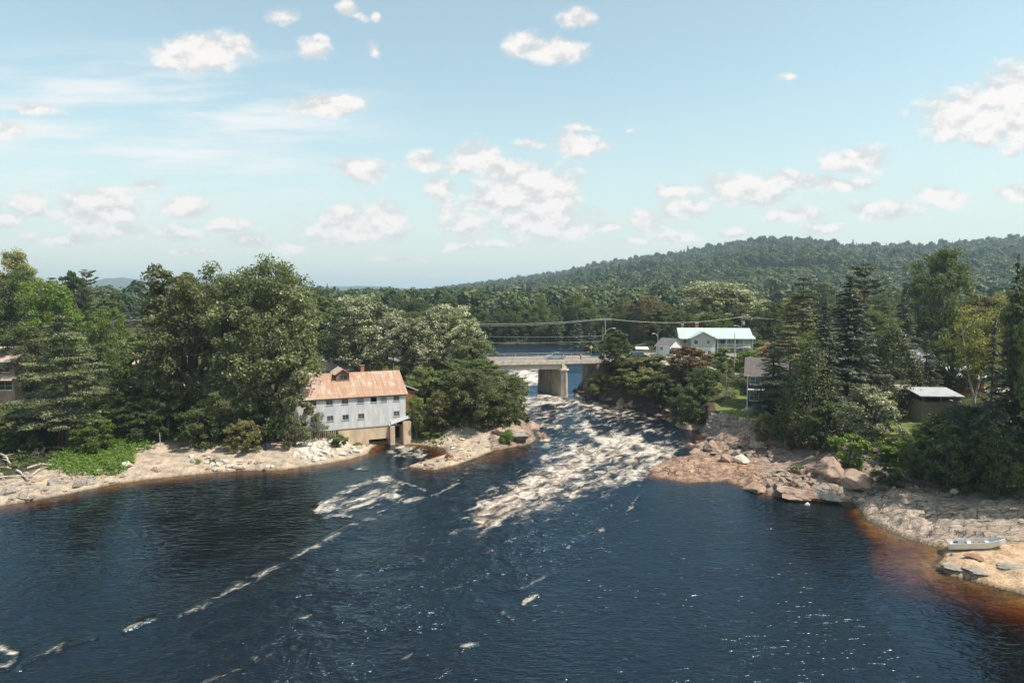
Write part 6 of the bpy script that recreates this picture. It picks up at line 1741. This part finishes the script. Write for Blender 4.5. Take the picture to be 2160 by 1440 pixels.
# yellow warning sign at the bridge end
sx0, sy0, _ = on_bridge(24.9, 10.6); t = empty('road_sign', (sx0, sy0, BR_Z - .2), .1, label='yellow diamond road sign at the right end of the bridge', cat='road sign')
tube_obj('post', [[(0, 0, -.3, .04), (0, 0, 3.0, .04)]], GALV, t)
bm = bmesh.new(); prism(bm, [(0, 1.95), (.42, 2.37), (0, 2.79), (-.42, 2.37)], 'y', -.07, -.045); obj('sign_plate', bm, simple('yellow_sign_paint', (.75, .48, .02), .5, .05, 2), t)

# ------------------------------------------------------------------ small things on the banks
def jon_boat():
    x0, y0, z0 = ground_at(2000, 1158); x1, y1, z1 = ground_at(2088, 1149)
    d = np.array((x1 - x0, y1 - y0)); L = 4.5; dn = d / np.linalg.norm(d); hs = [(q, float(terrain(np.array([x0 + dn[0] * q]), np.array([y0 + dn[1] * q]))[0])) for q in np.linspace(0, 4.2, 9)]
    sl = (hs[-1][1] - hs[0][1]) / 4.2; up = max(h - hs[0][1] - sl * q for q, h in hs)
    t = empty('rowing_boat', (x0, y0, hs[0][1] + up * .35 + .02), math.atan2(d[1], d[0]), label='pale aluminium rowing boat pulled up on the sand at the right', cat='boat'); t.rotation_euler[1] = -math.atan(sl)
    alu = simple('boat_aluminium', (.62, .62, .60), .4, .1, 2, spec=.5, metal=.15); alu2 = simple('boat_inside', (.52, .50, .46), .6, .15, 2)
    st = [(0, .60, .70, .50), (.9, .66, .76, .50), (2.2, .66, .78, .51), (3.2, .52, .68, .55), (4.0, .28, .42, .62), (4.5, .06, .12, .72)]      # x, half bottom, half top, gunwale
    bm = bmesh.new(); R = []
    for (x, b, tp, h) in st:
        kz = .0 if x < 3 else (x - 3) ** 2 * .14
        R.append([bm.verts.new(p) for p in ((x, -tp, h), (x, -b, kz), (x, b, kz), (x, tp, h), (x, tp - .05, h), (x, max(b - .05, .01), kz + .04), (x, -max(b - .05, .01), kz + .04), (x, -tp + .05, h))])
    for a, b in zip(R[:-1], R[1:]):
        for i in range(8): bm.faces.new((a[i], a[(i + 1) % 8], b[(i + 1) % 8], b[i]))
    bm.faces.new((R[-1][0], R[-1][1], R[-1][2], R[-1][3])); bm.faces.new(R[0][:4][::-1])
    bmesh.ops.recalc_face_normals(bm, faces=bm.faces[:]); obj('hull', bm, alu, t)
    for (x, w, h) in ((.35, .66, .34), (1.7, .70, .34), (3.1, .56, .36)): bm = bmesh.new(); box(bm, x - .16, x + .16, -w, w, h - .03, h); obj('bench', bm, alu2, t)
    for s in (-1, 1): tube_obj('gunwale', [[(x, s * (tp - .02), h + .01, .03) for (x, b, tp, h) in st]], alu, t)
    bm = bmesh.new(); box(bm, .03, .10, -.58, .58, .05, .58); obj('transom', bm, alu2, t)
    bm = bmesh.new(); box(bm, .5, .85, .15, .42, .345, .43); obj('dark_bag', bm, DBROWN, t)


jon_boat()
DRIFT = simple('bleached_driftwood', (.46, .40, .34), .9, .25, 2, streak=(4, 4, 1))
for (u0, v0, u1, v1, r, lift, lab) in ((58, 992, 110, 986, .16, .35, 'thick bleached driftwood log pointing at the vine mat'), (-10, 1010, 62, 1008, .12, .2, 'long bleached driftwood pole lying level at the left edge'), (38, 996, 62, 1016, .17, .1, 'forked driftwood trunk under the thick log'),
                                       (2, 960, 22, 988, .16, .5, 'leaning bleached stump of driftwood at the left edge'), (66, 1004, 100, 990, .10, .25, 'thin driftwood branch crossing the thick log'), (148, 1002, 158, 1018, .06, .25, 'short white stick leaning on the gravel below the vines'),
                                       (285, 950, 325, 945, .09, .1, 'pale log at the edge of the bare sand'), (0, 990, 24, 994, .10, .2, 'short bleached log beside the leaning stump')):
    a, b = ground_at(max(u0, -40), v0), ground_at(u1, v1); rg = np.random.default_rng(int(u1)); P = []
    for i in range(6):
        t = i / 5; P.append((a[0] + (b[0] - a[0]) * t + rg.normal() * .06, a[1] + (b[1] - a[1]) * t + rg.normal() * .06, a[2] + (b[2] - a[2]) * t + r + lift * math.sin(t * 2.6), r * (1 - .45 * t)))
    paths = [P]
    for k in (2, 3, 4): q = P[k]; paths.append([(*q[:3], q[3] * .6), (q[0] + rg.normal() * .5, q[1] + rg.normal() * .5, q[2] + rg.uniform(.1, .5), .02)])
    V, F = tubes(paths, 7); tag(obj('driftwood_log', np_mesh('driftwood_log', V, F, smooth=True), DRIFT), lab, 'driftwood')
# ladder against the pine
lx, ly, lz = ground_at(132, 945); t = empty('wooden_ladder', (lx, ly - .6, lz), .05, label='wooden ladder leaning on the trunk of the layered pine', cat='ladder')
LADW = simple('ladder_wood', (.36, .24, .14), .8, .2, 3)
for s in (-.28, .28): tube_obj('rail', [[(s, 0, 0, .045), (s * .85, .75, 3.1, .04)]], LADW, t)
for k in range(8): f = (k + .7) / 8.4; tube_obj('rung', [[(-.27, .75 * f, 3.1 * f, .028), (.27, .75 * f, 3.1 * f, .028)]], LADW, t, 5)
# two deck chairs of grey boards
CHW = simple('chair_boards', (.26, .21, .18), .85, .25, 3, streak=(6, 1, 1))


def chair(u, v, lab):
    x, y, z = ground_at(u, v); t = empty('wooden_chair', (x, y, z), trng.uniform(-.3, .1) - .2, label=lab, cat='chair', group='wooden chairs on the left beach')
    bm = bmesh.new()
    for i in range(5): box(bm, -.3, .3, -.35 + i * .13, -.24 + i * .13, .38 - i * .03, .41 - i * .03)
    obj('seat', bm, CHW, t); bm = bmesh.new()
    for i in range(5):
        a = -.3 + i * .122; slab(bm, [(a, .30, .22), (a + .11, .30, .22), (a + .11, .66, 1.05 + .03 * (2 - abs(i - 2))), (a, .66, 1.05 + .03 * (2 - abs(i - 2)))], .025)
    obj('backrest', bm, CHW, t)
    for s in (-.36, .36):
        bm = bmesh.new(); box(bm, s - .07, s + .07, -.42, .45, .58, .61); obj('armrest', bm, CHW, t)
        for yy in (-.36, .32): bm = bmesh.new(); box(bm, s - .05, s + .05, yy - .04, yy + .04, 0, .579); obj('leg', bm, CHW, t)


chair(69, 962, 'grey wooden armchair on the left beach, the left of two'); chair(84, 961, 'grey wooden armchair on the left beach, the right of two, nearer the vines')
x, y, z = ground_at(112, 948); t = empty('wooden_platform', (x, y, z), .1, label='low grey board platform under the layered pine', cat='platform')
bm = bmesh.new(); box(bm, -1.4, 1.2, -.7, .7, .22, .30); obj('top', bm, DECKW, t)
for a in (-1.3, 1.05):
    for b in (-.62, .54): bm = bmesh.new(); box(bm, a, a + .1, b, b + .1, -.2, .219); obj('leg', bm, DECKW, t)
x, y, z = ground_at(339, 942); V, F = tubes([[(0, 0, -.3, .07), (-.12, 0, 2.0, .05)]], 7); o = obj('leaning_post', np_mesh('leaning_post', V, F, smooth=True), WOODP, None, label='thin leaning post at the top of the bare sand', cat='post'); o.location = (x, y, z)
x, y, z = ground_at(564, 950); t = empty('plastic_barrel', (x, y, z), 0, label='dark blue barrel in the shade left of the mill', cat='barrel'); BLU = simple('blue_plastic', (.02, .04, .10), .4, .1, 2)
bm = bmesh.new(); bmesh.ops.create_cone(bm, cap_ends=True, segments=20, radius1=.29, radius2=.29, depth=.9, matrix=Matrix.Translation((0, 0, .45))); obj('drum', bm, BLU, t)
for zz in (.25, .62): bm = bmesh.new(); bmesh.ops.create_cone(bm, cap_ends=True, segments=20, radius1=.31, radius2=.31, depth=.05, matrix=Matrix.Translation((0, 0, zz))); obj('hoop', bm, BLU, t)


# ------------------------------------------------------------------ a person walking on the bridge
def person(loc, rz, label):
    t = empty('person', loc, rz, label=label, cat='person')
    J = {'pelvis': (0, 0, .95, .135), 'waist': (0, 0, 1.08, .125), 'chest': (.02, 0, 1.30, .15), 'neck': (.02, 0, 1.50, .06), 'head': (.05, 0, 1.62, .095), 'crown': (.05, 0, 1.72, .085),
         'hipl': (0, .09, .90, .095), 'hipr': (0, -.09, .90, .095), 'kneel': (.16, .10, .50, .06), 'kneer': (-.04, -.10, .48, .06), 'ankl': (.22, .10, .09, .042), 'ankr': (-.30, -.10, .14, .042), 'toel': (.38, .11, .04, .035), 'toer': (-.16, -.10, .04, .035),
         'shl': (.02, .19, 1.40, .065), 'shr': (.02, -.19, 1.40, .065), 'ell': (-.10, .24, 1.12, .045), 'elr': (.10, -.24, 1.12, .045), 'wrl': (-.04, .24, .88, .035), 'wrr': (.26, -.22, .92, .035), 'hal': (.0, .24, .78, .038), 'har': (.34, -.21, .87, .038)}
    E = [('pelvis', 'waist'), ('waist', 'chest'), ('chest', 'neck'), ('neck', 'head'), ('head', 'crown'), ('pelvis', 'hipl'), ('pelvis', 'hipr'), ('hipl', 'kneel'), ('hipr', 'kneer'), ('kneel', 'ankl'), ('kneer', 'ankr'), ('ankl', 'toel'), ('ankr', 'toer'),
         ('chest', 'shl'), ('chest', 'shr'), ('shl', 'ell'), ('shr', 'elr'), ('ell', 'wrl'), ('elr', 'wrr'), ('wrl', 'hal'), ('wrr', 'har')]

    def skin(name, keys, grow, mat):
        ks = [k for k in J if k in keys]; me = bpy.data.meshes.new(name); me.from_pydata([J[k][:3] for k in ks], [(ks.index(a), ks.index(b)) for a, b in E if a in keys and b in keys], [])
        o = obj(name, me, mat, t); md = o.modifiers.new('skin', 'SKIN')
        for k, sv in zip(ks, me.skin_vertices[0].data): sv.radius = (J[k][3] + grow,) * 2; sv.use_root = (k == ks[0])
        sb = o.modifiers.new('sub', 'SUBSURF'); sb.levels = sb.render_levels = 2; return o
    skin('body', set(J), 0, simple('skin_tone', (.42, .26, .19), .6, .05, 3))
    skin('trousers', {'pelvis', 'hipl', 'hipr', 'kneel', 'kneer', 'ankl', 'ankr'}, .022, simple('dark_cloth', (.045, .05, .06), .9, .2, 5))
    skin('shirt', {'waist', 'chest', 'shl', 'shr', 'ell', 'elr'}, .022, simple('pale_cloth', (.40, .38, .34), .9, .1, 5))
    bm = bmesh.new(); bmesh.ops.create_uvsphere(bm, u_segments=14, v_segments=10, radius=.118, matrix=Matrix.Translation((.035, 0, 1.72)) @ Matrix.Diagonal((1.02, .92, .78, 1))); obj('hair', bm, simple('brown_hair', (.06, .04, .03), .8, .2, 8), t)


person(on_bridge(19.6, 1.3, .01), ang_b + math.pi, 'person in a pale shirt walking along the near side of the bridge')

# ------------------------------------------------------------------ the air
m, nb, out = material('haze_air')
pv_ = nb.new('ShaderNodeVolumePrincipled'); pv_.inputs['Color'].default_value = (.66, .86, 1.0, 1); pv_.inputs['Density'].default_value = 1.7e-4; pv_.inputs['Anisotropy'].default_value = .2
nb.l.new(pv_.outputs[0], out.inputs['Volume'])
bm = bmesh.new(); box(bm, -17500, 17500, -60, 8900, -5.5, 175)
hz = obj('haze', bm, m, None, label='pale blue haze in the air over the valley', cat='haze', kind='stuff')
